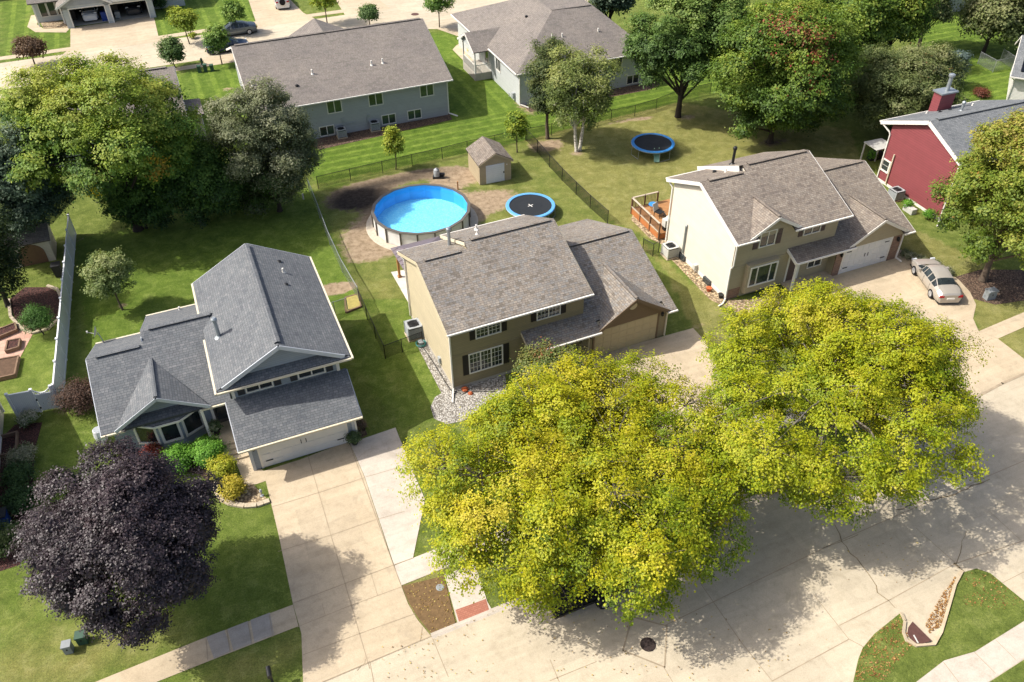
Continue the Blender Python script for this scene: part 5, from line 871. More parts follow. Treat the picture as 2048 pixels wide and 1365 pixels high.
def open_garage_house():
    h = thing('open_garage_house', 'grey house with two open garage doors and cars inside, top left', 'house', (FO.x, FO.y, 0), FA, 'houses on the far street')
    D = 7.0
    w_ = MB()
    for a, b in ((-.75, 0), (4.02, 4.72), (8.95, 9.7)): w_.box(a, b, .15, .75, 0, 2.55)
    w_.box(-.75, 9.7, .15, .75, 2.2, 2.6); w_.box(-.75, -.55, .75, D, 0, 2.6); w_.box(9.5, 9.7, .75, D, 0, 2.6); w_.box(4.2, 4.4, .75, D, 0, 2.55); w_.build('garage_wall', M['sid_pale'], h)
    MB().box(-.54, 9.49, D - .2, D, 0, 2.6).build('back_wall', M['inside'], h); MB().box(-.54, 9.49, .76, D - .2, 0.02, .05).build('garage_floor', M['found'], h); MB().box(-.54, 9.49, .76, D - .2, 2.6, 2.66).build('ceiling', M['inside'], h)
    t = MB()
    for a, b in ((0, 4.02), (4.72, 8.95)): t.box(a - .12, a, .1, .149, 0, 2.2); t.box(b, b + .12, .1, .149, 0, 2.2); t.box(a - .12, b + .12, .1, .148, 2.2, 2.34)
    t.build('door_trim', M['white'], h)
    mb = MB(); gz, az = 2.7, 4.5
    mb.roof([(-1.3, -.5, gz), (1.9, -.5, az), (1.9, 6, az), (-1.3, 6, gz)]); mb.roof([(5.1, -.5, gz), (1.9, -.5, az), (1.9, 6, az), (5.1, 6, gz)]); mb.roof([(4.3, -.3, gz + .1), (10.2, -.3, gz + .1), (10.2, 7, 5.4), (4.3, 7, 5.4)]); mb.roof([(-4.5, 2, gz + .2), (4.3, 2, gz + .2), (4.3, 7, 5.4), (-4.5, 7, 5.4)]); mb.roof([(-4.5, 7, 5.4), (14, 7, 5.4), (14, 16, 2.8), (-4.5, 16, 2.8)]); mb.roof([(10.2, 2.5, 3.6), (14, 2.5, 3.6), (14, 7, 5.4), (10.2, 7, 5.4)]); mb.build('roof', M['roof_far'], h)
    MB().prism([(-.9, .1, 2.6), (4.7, .1, 2.6), (1.9, .1, 4.25)], (0, .4, 0)).build('gable_wall', M['sid_bg'], h); boards(h, [((-1.35, -.52, gz - .1), (1.9, -.52, az - .1)), ((1.9, -.52, az - .1), (5.1, -.52, gz - .1)), ((5.0, -.32, gz + .02), (10.2, -.32, gz + .02))], 'white', 'rake_board', .05, .22)
    MB().box(-4.2, -.76, 4.0, 15, 0, 3).build('wall', M['sid_pale'], h); MB().box(9.705, 13.6, 3.5, 15, 0, 3.2).build('wall', M['sid_pale'], h)
    for i in range(3): window(h, 'F', 4.0, -3.6 + i * 1.0, -2.8 + i * 1.0, .7, 2.5, 1)
    window(h, 'F', 3.5, 11, 13, 1, 2.4, 2)
    for x in (-4.1, -1.2): MB().box(x, x + .16, 2.3, 2.46, 0, 2.8).build('porch_post', M['white'], h)
    # clutter inside
    MB().box(3.3, 3.95, 1.2, 1.9, .05, 1.1).build('storage_tote', M['bin_blue'], h); MB().box(4.45, 5.4, 2.5, 6.5, .05, 1.4).build('storage_shelf', M['inside'], h); MB().box(4.9, 5.5, 1.6, 2.4, .05, .8).build('storage_shelf', M['ac'], h); MB().box(8.6, 9.3, 4, 6.6, .05, 1.7).build('storage_shelf', M['inside'], h); MB().box(-.4, .3, 3, 6.5, .05, 1.6).build('storage_shelf', M['inside'], h)
    return h
def simple_house(name, label, loc, rot, L, Dp, e, rz, wall, roof, axis='x', ov=.5, cat='house', group=None, trim='white'):
    h = thing(name, label, cat, loc, rot, group); ym = Dp / 2; s = (rz - e) / (ym + ov)
    gprism(h, 'wall', wall, 0, L, [(0, 0), (Dp, 0), (Dp, e + s * ov - .15), (ym, rz - .2), (0, e + s * ov - .15)])
    mb = MB(); mb.roof([(-ov, -ov, e), (L + ov, -ov, e), (L + ov, ym, rz), (-ov, ym, rz)]); mb.roof([(-ov, ym, rz), (L + ov, ym, rz), (L + ov, Dp + ov, e), (-ov, Dp + ov, e)]); mb.build('roof', M[roof], h)
    boards(h, [((x, -ov, e - .1), (x, ym, rz - .1)) for x in (-ov - .02, L + ov + .02)] + [((x, ym, rz - .1), (x, Dp + ov, e - .1)) for x in (-ov - .02, L + ov + .02)], trim, 'rake_board', .05, .2)
    gutter(h, [(-ov, -ov - .07, e - .03), (L + ov, -ov - .07, e - .03)], trim); gutter(h, [(-ov, Dp + ov + .07, e - .03), (L + ov, Dp + ov + .07, e - .03)], trim); ridge(h, [((.2, ym, rz + .03), (L - .2, ym, rz + .03))], roof, 'ridge_vent')
    return h
tan_house(); grey_house(); cream_house(); red_house(); ranch_house(); hip_house(); open_garage_house()
def other_houses():
    p = at(1350 * .29308, 980 * .29308)
    h = simple_house('brown_roof_house', 'brown roofed house mostly hidden behind the yellow topped shade tree', (p.x - 12.2, p.y - 5.2, 0), R(22), 12.5, 11, 3.2, 5.6, 'sid_bg', 'roof_far', group='houses on the far street')
    MB().box(12.5, 14.2, .6, 3.6, 0, 2.6).build('porch_wall', M['sid_beige'], h); MB().roof([(12.4, .2, 2.9), (14.5, .2, 2.75), (14.5, 4.0, 2.75), (12.4, 4.0, 2.9)]).build('porch_roof', M['roof_far'], h)
    rb = MB(); rb.box(14.2, 14.26, .6, 3.6, 1.4, 1.48)
    for i in range(20): rb.box(14.2, 14.25, .65 + i * .15, .69 + i * .15, .6, 1.4)
    rb.build('porch_railing', M['white'], h)
    # far left edge house, seen over the tree line (top left corner)
    h = simple_house('grey_house', 'grey wall of a house cut off by the top left corner', (-76.5, 113.5, 0), R(22), 8, 10, 3.4, 6, 'sid_bg', 'roof_far', group='houses on the far street')
    # house at the left edge, lower: wall line from (-32.2,38.4) to (-28.4,30.2)
    a, b = at(35, 826), at(0, 965); rot = math.atan2(a.y - b.y, a.x - b.x)
    h = thing('beige_house', 'beige sided house wall at the lower left edge beside the blue bin', 'house', (b.x - .05, b.y, 0), R(22.5)); q = [at(35, 830), at(22, 925), at(-2, 1030)]
    MB().box(-9, .0, -4.5, 5.9, 0, 3.6).build('wall', M['sid_beige'], h); mb = MB(); mb.roof([(-9.4, -5, 3.6), (.32, -5, 3.6), (.32, .7, 5.6), (-9.4, .7, 5.6)]); mb.roof([(-9.4, .7, 5.6), (.32, .7, 5.6), (.32, 6.3, 3.6), (-9.4, 6.3, 3.6)]); mb.build('roof', M['roof_far'], h)
    window(h, 'R', 0, 2.2, 3.4, .3, 1.1, 2); downspout(h, [(.08, 6.0, 3.4), (.08, 5.8, .2)]); ww = MB(); ww.box(.02, .9, 1.9, 2.0, 0, .25); ww.box(.02, .9, 3.6, 3.7, 0, .25); ww.box(.8, .9, 2.0, 3.6, 0, .25); ww.build('window_well', M['timber'], h)
    h = simple_house('white_house', 'white sided house at the left edge under the blue green tree', (at(20, 480).x - 10.1, at(20, 480).y - 1, 0), R(22), 9.5, 8, 3.4, 5.6, 'sid_white', 'roof_far')
    p = at(2011, 209); h = simple_house('white_house', 'white house with dark solar panel roof at the right edge, beyond the red house', (p.x, p.y, 0), R(-28), 10, 9, 3.0, 5.4, 'sid_white', 'roof_red')
    sp = MB(); s_ = 2.4 / 5
    for i in range(4):
        for j in range(2): x0 = .2 + i * 1.75; y0 = .1 + j * 2.1; z = lambda y: 3.0 + s_ * (y + .5) + .07; sp.prism([(x0, y0, z(y0)), (x0 + 1.65, y0, z(y0)), (x0 + 1.65, y0 + 2, z(y0 + 2)), (x0, y0 + 2, z(y0 + 2))], (0, 0, .04))
    sp.build('solar_panels', M['solar'], h); downspout(h, [(-.4, -.5, 2.9), (-.06, -.06, 2.5), (-.06, -.06, .1)])
    simple_house('far_house', 'dark roofed house glimpsed between the trees at the top right', (49, 104, 0), R(15), 9, 8, 3.2, 5.5, 'sid_bg', 'roof_far', group='houses on the far street')
    # garden shed by the pool
    a, b = at(960.0, 371), at(1022.5, 359); rot = math.atan2(b.y - a.y, b.x - a.x); L = (b - a).length; h = thing('garden_shed', 'tan garden shed with white roller door between the pool and the fence', 'shed', a, rot); Dp = 3.1
    yprism(h, 'wall', 'sid_khaki', 0, Dp, [(0, 0), (L, 0), (L, 1.98), (L / 2, 2.72), (0, 1.98)])
    mb = MB(); mb.roof([(-.14, -.16, 1.95), (L / 2, -.16, 2.85), (L / 2, Dp + .16, 2.85), (-.14, Dp + .16, 1.95)], .08); mb.roof([(L + .14, -.16, 1.95), (L / 2, -.16, 2.85), (L / 2, Dp + .16, 2.85), (L + .14, Dp + .16, 1.95)], .08); mb.build('roof', M['roof_tan'], h)
    boards(h, [((-.14, -.18, 1.86), (L / 2, -.18, 2.76)), ((L / 2, -.18, 2.76), (L + .14, -.18, 1.86))], 'sid_khaki', 'rake_board', .04, .14)
    mb = MB(); mb.box(L * .2, L * .78, -.05, 0, .03, 1.72)
    for i in range(9): mb.box(L * .2 + .03, L * .78 - .03, -.075, -.05, .1 + i * .18, .2 + i * .18)
    dd = mb.build('roller_door', M['corrug'], h); MB().box(L * .74, L * .77, -.1, -.05, .8, .95).build('handle', M['black'], dd); MB().lathe((L * .86, -.02, 1.5), [(.06, 0), (.06, .06)], 8).build('lamp', M['white'], h)
    # playhouse behind the white fence
    p = at(118, 528); h = thing('garden_shed', 'beige playhouse with an arched brown door beside the white fence', 'shed', (p.x - 3.2, p.y - .6, 0), R(22)); MB().box(0, 3, 0, 2.6, 0, 1.9).build('wall', M['sid_beige'], h)
    mb = MB(); mb.roof([(-.2, -.25, 1.9), (3.2, -.25, 1.9), (3.2, 1.3, 2.7), (-.2, 1.3, 2.7)], .08); mb.roof([(-.2, 2.85, 1.9), (3.2, 2.85, 1.9), (3.2, 1.3, 2.7), (-.2, 1.3, 2.7)], .08); mb.build('roof', M['roof_far'], h)
    ar = [(.7, -.03, .02), (2.5, -.03, .02), (2.5, -.03, .9)] + [(1.6 + .9 * math.cos(t_), -.03, .9 + .8 * math.sin(t_)) for t_ in np.linspace(.3, math.pi - .3, 8)] + [(.7, -.03, .9)]; MB().prism(ar, (0, .03, 0)).build('arched_door', M['rail_brown'], h)
other_houses()
# ================================================================ THINGS
def pool():
    c = at(842, 417, 1.3) ; c.z = 0; c = Vector((c.x, c.y, 0)); Rp = 3.85; n = 18; Hh = 1.32
    h = thing('swimming_pool', 'round above ground swimming pool with white wall and bright blue water', 'pool', c)
    P_ = [Vector((Rp * math.cos(2 * math.pi * (i + .5) / n), Rp * math.sin(2 * math.pi * (i + .5) / n), 0)) for i in range(n)]
    wl = MB(); ln = MB(); rl = MB()
    for i in range(n):
        a, b = P_[i], P_[(i + 1) % n]; u = Vector((0, 0, 1)); wl.poly([a, b, b + u * (Hh - .02), a + u * (Hh - .02)]); k = .985
        ln.poly([b * k + u * .05, a * k + u * .05, a * k + u * (Hh - .02), b * k + u * (Hh - .02)])
        a1, b1, a2, b2 = a * 1.03, b * 1.03, a * .965, b * .965; rl.prism([a1 + u * (Hh - .02), b1 + u * (Hh - .02), b2 + u * (Hh - .02), a2 + u * (Hh - .02)], (0, 0, .05))
    wl.build('pool_wall', M['pool_wall'], h); ln.build('liner', M['liner'], h); rl.build('top_rail', M['rail'], h)
    for i in range(n): p = P_[i] * 1.012; MB().bar(p, p + Vector((0, 0, Hh - .02)), .11, .08).build('upright', M['rail'], h)
    MB().poly([Vector((p.x * .983, p.y * .983, 1.08)) for p in P_]).build('water', M['water'], h)
    MB().poly([Vector((p.x * .985, p.y * .985, .05)) for p in P_]).build('pool_floor', M['pool_floor'], h)
    MB().lathe((0, 0, 0), [(Rp * 1.0, .03), (Rp + .62, .03), (Rp + .66, .0)], 48, False).build('gravel_ring', M['sand_ring'], h)
    q = at(874, 356); t = thing('pool_pump', 'grey pool pump and filter at the far rim of the pool', 'pump', (q.x, q.y, 0)); MB().lathe((0, 0, .2), [(.26, 0), (.28, .3), (.24, .6), (.08, .72)], 14).build('filter_tank', M['ac'], t); m = MB(); m.box(-.35, .6, -.25, .25, 0, .2); m.tube([(.25, 0, .35), (.7, 0, .35)], .14, 10); m.tube([(0, 0, .9), (.2, -.3, 1.0), (.2, -.8, 1.0)], .04); m.build('motor', M['blackp'], t)
    q = at(916, 380); tag(MB().box(-.05, .05, -.05, .05, 0, .8).build('post', M['wood_post'], loc=(q.x, q.y, 0)), 'short wooden stake in the bare ground right of the pool', 'stake')
pool()
def trampoline(label, px, py, hz, Rt, pad, cross, legs=6, rot=0):
    c = at(px, py, hz); h = thing('trampoline', label, 'trampoline', (c.x, c.y, 0), rot, 'trampolines in the back yards')
    MB().lathe((0, 0, hz), [(Rt - .27, .0), (Rt - .26, .035), (Rt - .02, .035), (Rt + .02, -.01), (Rt - .01, -.06), (Rt - .27, -.005)], 40, False).build('pad', M[pad], h)
    m = MB().lathe((0, 0, hz - .02), [(0.01, .0), (Rt * .5, -.03), (Rt - .25, 0)], 40, False).build('jumping_mat', M['mat'], h)
    if cross: MB().box(-.24, .24, -.03, .03, hz - .03, hz - .01).box(-.03, .03, .03, .24, hz - .03, hz - .012).box(-.03, .03, -.24, -.03, hz - .03, hz - .012).build('mat_mark', M['white'], m)
    MB().tube([(Rt * math.cos(a), Rt * math.sin(a), hz - .08) for a in np.linspace(0, 2 * math.pi, 33)], .025, 6, False).build('frame', M['galv'], h)
    for i in range(legs // 2):
        a = 2 * math.pi * (i + .3) / (legs // 2); p = [(Rt * math.cos(a + s_ * .28), Rt * math.sin(a + s_ * .28)) for s_ in (-1, 1)]
        MB().tube([(p[0][0], p[0][1], hz - .08), (p[0][0] * 1.02, p[0][1] * 1.02, .03), (p[1][0] * 1.02, p[1][1] * 1.02, .03), (p[1][0], p[1][1], hz - .08)], .025, 6).build('leg', M['galv'], h)
    return h
trampoline('trampoline with blue pad and white cross on its black mat, behind the tan house', 1061, 411, .75, 2.0, 'blue_lt', True, 8, .6)
trampoline('trampoline with faded blue pad and plain black mat, on the cream house lawn', 1306, 286, .95, 1.95, 'blue', False, 8)
q = at(1313, 326); sl = thing('garden_slide', 'small pale green plastic slide leaning at the cream yard trampoline', 'slide', (q.x, q.y, 0), R(10))
m = MB(); m.bar((0, 0, .06), (.25, 1.0, .85), .42, .05); m.bar((-.22, 0, .1), (.03, 1.0, .92), .05, .12); m.bar((.22, 0, .1), (.47, 1.0, .92), .05, .12); m.build('chute', M['slide'], sl)
m = MB(); m.bar((.05, 1.0, .9), (.12, 1.35, 0), .05, .05); m.bar((.45, 1.0, .9), (.52, 1.35, 0), .05, .05)
for k in range(3): m.bar((.09, 1.1 + .09 * k, .7 - .24 * k), (.49, 1.1 + .09 * k, .7 - .24 * k), .04, .04)
m.build('ladder', M['slide'], sl)
# ---------------------------------------------------------------- fences
def chain_fence(label, pts, hh=1.2, mat='black', wr=.0045, gap=.075, rail=True, post_r=.03, cat='fence', group='chain link fences', px=True):
    P_ = [at(*p) for p in pts] if px else [Vector((*p, 0)) for p in pts]; o = P_[0]; h = thing('chain_link_fence', label, cat, o, 0, group); P_ = [p - o for p in P_]
    for p in P_: MB().tube([p, p + Vector((0, 0, hh + .05))], post_r, 7).build('post', M[mat], h)
    if rail: MB().tube([p + Vector((0, 0, hh)) for p in P_], post_r * .75, 6).build('rail', M[mat], h)
    mb = MB()
    for a, b in zip(P_[:-1], P_[1:]):
        L = (b - a).length; t = (b - a) / L; nrm = Vector((-t.y, t.x, 0)); n = int(L / gap); U = Vector((0, 0, 1))
        for s_ in (1, -1):
            for i in range(-int(hh / gap), n + 1):
                x0, x1 = i * gap, i * gap + hh; z0, z1 = .03, hh
                if x0 < 0: z0 += -x0; x0 = 0
                if x1 > L: z1 -= x1 - L; x1 = L
                if z1 <= z0: continue
                if s_ < 0: z0, z1 = hh + .03 - z0, hh + .03 - z1
                p, q = a + t * x0 + U * z0, a + t * x1 + U * z1; w_ = (t * -.7 * s_ + U * .7) * wr; of = nrm * .004 * s_
                mb.poly([p - w_ + of, q - w_ + of, q + w_ + of, p + w_ + of])
    mb.build('wire_mesh', M[mat], h); return h
chain_fence('black chain link fence along the back of the pool yard', [(637, 378), (702, 362), (766, 347), (825, 333), (885, 319), (935, 306), (990, 294), (1051, 279)], 1.15, wr=.006)
chain_fence('black chain link fence running from the shed corner down past the trampoline', [(1051, 281), (1075, 306), (1099, 335), (1124, 362), (1152, 390), (1180, 417), (1215, 448)], 1.2, wr=.007)
chain_fence('black chain link fence behind the birch and the cream house yard', [(1053, 281), (1103, 271), (1177, 253), (1222, 243), (1269, 233), (1312, 220), (1357, 202), (1420, 188)], 1.15, wr=.006)
chain_fence('galvanised chain link fence between the grey house yard and the pool yard', [(619, 383), (640, 437), (660, 490), (685, 545), (719, 604)], 1.25, 'galv', .005, post_r=.035)
chain_fence('dark chain link fence continuing along the grassy side strip to the front gate', [(720, 606), (735, 640), (752, 678), (771, 718)], 1.15, wr=.006)
chain_fence('black chain link front fence beside the tan house air conditioner', [(771, 718), (805, 705), (846, 690)], 1.1, wr=.006)
chain_fence('short galvanised chain link fence between the grey house wall and the garden bed', [(650, 640), (671, 630), (696, 622)], 1.1, 'galv', .005)
chain_fence('short black gate fence beside the cream house air conditioner', [(1285, 502), (1305, 513), (1317, 505)], 1.1, wr=.006)
chain_fence('silver chain link dog run at the top right beyond the crabapple', [(1955, 128), (1985, 145), (2023, 138), (2000, 122)], 1.3, 'galv', .006, post_r=.04)
def bed(name, label, pts, mat, hz=.25, frame='timber', group=None, cat='garden bed'):
    P_ = [at(*p) for p in pts]; o = P_[0].copy(); P_ = [p - o for p in P_]; h = thing(name, label, cat, o, 0, group); m = MB()
    for a, b in zip(P_, P_[1:] + P_[:1]): m.bar(a + Vector((0, 0, hz / 2)), b + Vector((0, 0, hz / 2)), .1, hz)
    m.build('frame', M[frame], h); MB().poly([p + Vector((0, 0, hz * .8)) for p in P_]).build('soil', M[mat], h); return h
bed('garden_bed', 'wood framed straw coloured bed at the corner of the galvanised fence', [(692, 627), (722, 615), (718, 590), (690, 598)], 'straw', .14)
bed('raised_bed', 'raised bed of red mulch nearest the topiary, at the left edge', [(-8, 683), (36, 665), (33, 652), (-8, 668)], 'mulch_red', .3, group='raised beds in the left garden')
bed('raised_bed', 'square raised bed of red mulch in the middle of the pink paving', [(14, 708), (40, 700), (43, 683), (18, 688)], 'mulch_red', .3, group='raised beds in the left garden')
bed('raised_bed', 'raised vegetable bed with low leafy plants, nearest the white gate', [(-25, 768), (32, 755), (40, 718), (-15, 728)], 'soil', .3, group='raised beds in the left garden')
def vinyl():
    pts = [at(*p) for p in ((147, 765), (151, 650), (153, 560), (153, 470))]; o = at(126, 814); a, b = o, at(152, 470); L = (b - a).length; t = (b - a).normalized(); n = 9
    h = thing('vinyl_fence', 'tall white vinyl privacy fence running back along the left garden', 'fence', o, math.atan2(t.y, t.x)); hh = 1.75
    for i in range(n + 1): x = L * i / n; MB().box(x - .065, x + .065, -.065, .065, 0, hh + .06).box(x - .08, x + .08, -.08, .08, hh + .06, hh + .12).build('post', M['vinyl'], h)
    for i in range(n):
        x0, x1 = L * i / n + .066, L * (i + 1) / n - .066; m = MB(); m.box(x0, x1, -.045, .045, hh - .14, hh); m.box(x0, x1, -.045, .045, .05, .2); k = int((x1 - x0) / .16)
        for j in range(k): m.box(x0 + (x1 - x0) * j / k, x0 + (x1 - x0) * (j + 1) / k - .008, -.02, .02, .2, hh - .14)
        m.build('panel', M['vinyl'], h)
    a, b = o + Vector((-.1, -.1, 0)), at(36, 833); L = (b - a).length; t = (b - a).normalized(); h = thing('vinyl_gate', 'white vinyl gate with a scooped top joining the white fence and beige house', 'gate', a, math.atan2(t.y, t.x)); e = L * .45
    for x in (0.0, e, L): MB().box(x - .065, x + .065, -.065, .065, 0, hh + .06).box(x - .08, x + .08, -.08, .08, hh + .06, hh + .12).build('post', M['vinyl'], h)
    m = MB(); k = 12
    for j in range(k): x0, x1 = .08 + (e - .16) * j / k, .08 + (e - .16) * (j + 1) / k; m.box(x0, x1 - .008, -.02, .02, .08, hh - .5)
    m.box(.07, e - .07, -.04, .04, hh - .5, hh - .38)
    for j in range(8):
        x = .12 + (e - .24) * j / 7; s_ = ((j - 3.5) / 3.5) ** 2; m.box(x - .02, x + .02, -.02, .02, hh - .38, hh - .3 + .25 * s_)
    sc_ = [(.08 + (e - .16) * j / 10, 0, hh - .3 + .27 * ((j - 5) / 5) ** 2) for j in range(11)]
    for p, q in zip(sc_[:-1], sc_[1:]): m.bar(p, q, .07, .05)
    m.build('gate_leaf', M['vinyl'], h); MB().box(e - .12, e - .04, -.08, .08, .95, 1.05).box(e - .12, e - .04, -.08, .08, .3, .4).build('hinge', M['black'], h)
    m = MB()
    for j in range(k): x0, x1 = e + .07 + (L - e - .14) * j / k, e + .07 + (L - e - .14) * (j + 1) / k; m.box(x0, x1 - .008, -.02, .02, .2, hh - .14)
    m.box(e + .066, L - .066, -.045, .045, hh - .14, hh); m.box(e + .066, L - .066, -.045, .045, .05, .2); m.build('panel', M['vinyl'], h)
vinyl()
# ---------------------------------------------------------------- shrubs and small plants
def shrub(name, label, px, py, r_, hz, cols, n=3500, size=.08, seed=1, tone=.5, group=None, mat='leaf', cat='shrub', lobes=16, spots=(), z0=0):
    p = at(px, py, hz * .45) if px is not None else None
    return tree(name, label, cat, p.x, p.y, .04 + z0, hz + z0, r_, r_, cols, n, size, seed, lobes, r_ * .38, 14, r_ * .16, max(.03, r_ * .05), 'bark_dark', mat, group, tone=tone, hb=.15, spots=spots, zmin=-.3, trunk_z=z0)
LG = ['#2f5418', '#44741f', '#5c8f2a', '#74a636', '#8ab84a']
shrub('round_shrub', 'bright green clipped shrub left of its twin, under the bay window', 356, 919, .84, 1.4, LG, 14000, .085, 81, .55, 'round shrubs by the grey house entry', lobes=26)
shrub('round_shrub', 'bright green clipped shrub nearest the porch steps', 414, 905, .85, 1.4, LG, 14000, .085, 82, .55, 'round shrubs by the grey house entry', lobes=26)
shrub('round_shrub', 'yellow green mounded shrub between the green shrubs and the walk', 441, 937, .74, 1.15, ['#5a7016', '#7a8c1c', '#98a024', '#b3b434', '#c4bf4a'], 7500, .08, 83, .55, 'round shrubs by the grey house entry', lobes=22)
shrub('round_shrub', 'lowest yellow green mounded shrub inside the stone edging', 464, 977, .68, 1.0, ['#5f6f16', '#85881c', '#a59d28', '#bcae38', '#c9b64e'], 7000, .08, 84, .55, 'round shrubs by the grey house entry', lobes=22)
shrub('burgundy_shrub', 'dark burgundy barberry shrub at the left corner of the grey house', 160, 797, 1.25, 1.9, ['#1e1712', '#30241b', '#443226', '#574033', '#6a5040'], 11000, .08, 85, .5, lobes=28, mat='leaf_dull')
shrub('flowering_shrub', 'small red tipped shrub under the left bay window', 303, 908, .6, .9, ['#5a2a20', '#8a3a30', '#a44f44', '#6d6030'], 2200, .09, 86, .5)
shrub('topiary', 'green cone shaped topiary in the round red mulch bed', 76, 645, .9, 2.3, ['#2c4a1a', '#3c5f22', '#507630', '#648a40'], 11000, .08, 87, .55, lobes=30)
shrub('hydrangea', 'low white flowering hydrangea by the white gate', 55, 838, .55, .8, ['#3c5426', '#5a7040', '#c8c4b4', '#7f8a60'], 2000, .1, 89, .5, 'plants along the beige house'); shrub('hydrangea', 'larger pale flowering hydrangea beside the window well', 45, 912, .75, 1.0, ['#3c5426', '#5a7040', '#a8a48a', '#8d8f68'], 3200, .1, 90, .5, 'plants along the beige house')
shrub('hedge_shrub', 'dark green hedge along the beige house wall', 38, 955, .85, 1.3, DG, 5000, .1, 91, .45, 'plants along the beige house'); shrub('hedge_shrub', 'dark green hedge mass above the blue bin', 36, 1003, .9, 1.3, DG, 5000, .1, 92, .4, 'plants along the beige house'); shrub('hedge_shrub', 'bushy green shrub at the left edge below the blue bin', 15, 1078, .95, 1.3, ['#2f3f1c', '#43562a', '#5a6a38', '#6f7a48'], 5500, .09, 93, .5, 'plants along the beige house')
shrub('flowering_shrub', 'low pink tinged plant in the bed at the grey garage corner', 722, 850, .4, .4, ['#5a5a3c', '#8a6a62', '#6f7048', '#a08a80'], 1200, .07, 94, .5)
shrub('flowering_shrub', 'yellow flowering shrub inside the hip house walkway loop', 945, 100, .55, 1.1, ['#6a7020', '#b3a51c', '#d2bc24', '#808a2c'], 1600, .11, 95, .6)
shrub('shrub', 'small red brown shrub in the ring bed at the right, near the white house', 1963, 186, .8, .9, ['#4c2a20', '#6a3a2c', '#7f4a38', '#5a4030'], 2400, .1, 96, .5)
LIL = ['#4a5c34', '#65744a', '#8c8f70', '#b0ac98']
for i, (x, y, lb) in enumerate(((1815, 528, 'first'), (1840, 538, 'second'), (1868, 548, 'third'), (1893, 562, 'fourth'))): shrub('border_plant', lb + ' low pale flowering plant from the garage along the cream house drive edge', x, y - 18, .55, .5, LIL, 1500, .09, 100 + i, .5, 'border plants by the cream house drive')
for i, (x, y, lb) in enumerate(((1815, 410, 'leafy plant in the grey trough against the red wall'), (1858, 430, 'leafy plant at the front corner of the red wall'), (1745, 312, 'green plant in the dark planter box behind the red house'))): shrub('wall_plant', lb, x, y, .45, .9, LG, 1100, .1, 110 + i, .45, 'plants along the red house')
shrub('shrub', 'dark green shrub at the porch end of the open garage house', 320, 8, .9, 1.6, DG, 2500, .12, 115, .5); shrub('shrub', 'yellow flowering shrub near the open garage drive corner', 345, 22, .8, 1.1, YL, 2000, .12, 116, .7); shrub('shrub', 'small yellow bush at the edge of the far pavement', 385, 72, .5, .7, YL, 1200, .12, 117, .7)
def pot_plant(label, px, py, z, seed, pot='black'):
    p = at(px, py, z); h = tree('potted_plant', label, 'potted plant', p.x, p.y, .32, .95, .42, .42, ['#2e4426', '#4a6138', '#6d8058', '#b9b8a2'], 1500, .08, seed, 14, .17, 10, .08, .02, 'bark_dark', group='white flowering pots by the grey house'); h.location.z = z; MB().lathe((0, 0, 0), [(.16, 0), (.26, .34), (.28, .36)], 14).build('pot', M[pot], h); return h
pot_plant('potted white flowering plant on the porch by the front door', 434, 868, .52, 120); pot_plant('potted white flowering plant at the right corner of the white garage door', 710, 888, 0, 121)
# ---------------------------------------------------------------- air conditioners
def ac(label, px, py, s_=.85, hz=.95, mat='ac', rot=22, group='air conditioners beside the houses'):
    p = at(px, py); h = thing('air_conditioner', label, 'air conditioner', (p.x, p.y, 0), R(rot), group); a = s_ / 2
    MB().box(-a - .08, a + .08, -a - .08, a + .08, 0, .08).build('pad', M['concrete'], h); m = MB(); m.box(-a + .02, a - .02, -a + .02, a - .02, .08, hz - .04); c = m.build('core', M['blackp'], h)
    m = MB()
    for sx in (-1, 1):
        for sy in (-1, 1): m.box(sx * a - .04, sx * a + .04, sy * a - .04, sy * a + .04, .08, hz)
    n = 11
    for i in range(n): z = .14 + (hz - .26) * i / n; m.box(-a, a, -a - .012, -a + .02, z, z + .035); m.box(-a, a, a - .02, a + .012, z, z + .035); m.box(-a - .012, -a + .02, -a, a, z, z + .035); m.box(a - .02, a + .012, -a, a, z, z + .035)
    m.box(-a - .03, a + .03, -a - .03, -a * .72, hz - .05, hz); m.box(-a - .03, a + .03, a * .72, a + .03, hz - .05, hz); m.box(-a - .03, -a * .72, -a * .72, a * .72, hz - .05, hz - .001); m.box(a * .72, a + .03, -a * .72, a * .72, hz - .05, hz - .001); m.build('casing', M[mat], h)
    m = MB()
    for r_ in (.12, .2, .28, .34): m.tube([(r_ * s_ / .85 * math.cos(t_), r_ * s_ / .85 * math.sin(t_), hz + .01) for t_ in np.linspace(0, 2 * math.pi, 21)], .008, 4, False)
    for k in range(4): t_ = k * math.pi / 4; m.bar((-.35 * math.cos(t_), -.35 * math.sin(t_), hz), (.35 * math.cos(t_), .35 * math.sin(t_), hz), .015, .015)
    m.build('fan_grille', M['black'], h); m = MB()
    for k in range(4): t_ = k * math.pi / 2; m.prism([(0, 0, hz - .08), (.3 * math.cos(t_), .3 * math.sin(t_), hz - .07), (.3 * math.cos(t_ + .6), .3 * math.sin(t_ + .6), hz - .1)], (0, 0, .01))
    m.build('fan', M['blackp'], h)
ac('grey air conditioner at the left wall of the tan house', 829, 672, .95, 1.05); ac('pale air conditioner at the sunlit cream wall', 1339, 512, .9, .95, 'ac_light'); ac('grey air conditioner on the foundation of the red house', 1789, 398, .85, .9)
ac('dark air conditioner left on the mulch of the grey ranch house', 684, 274, .8, .85, 'ac'); ac('dark air conditioner right on the mulch of the grey ranch house', 750, 260, .8, .85, 'ac')
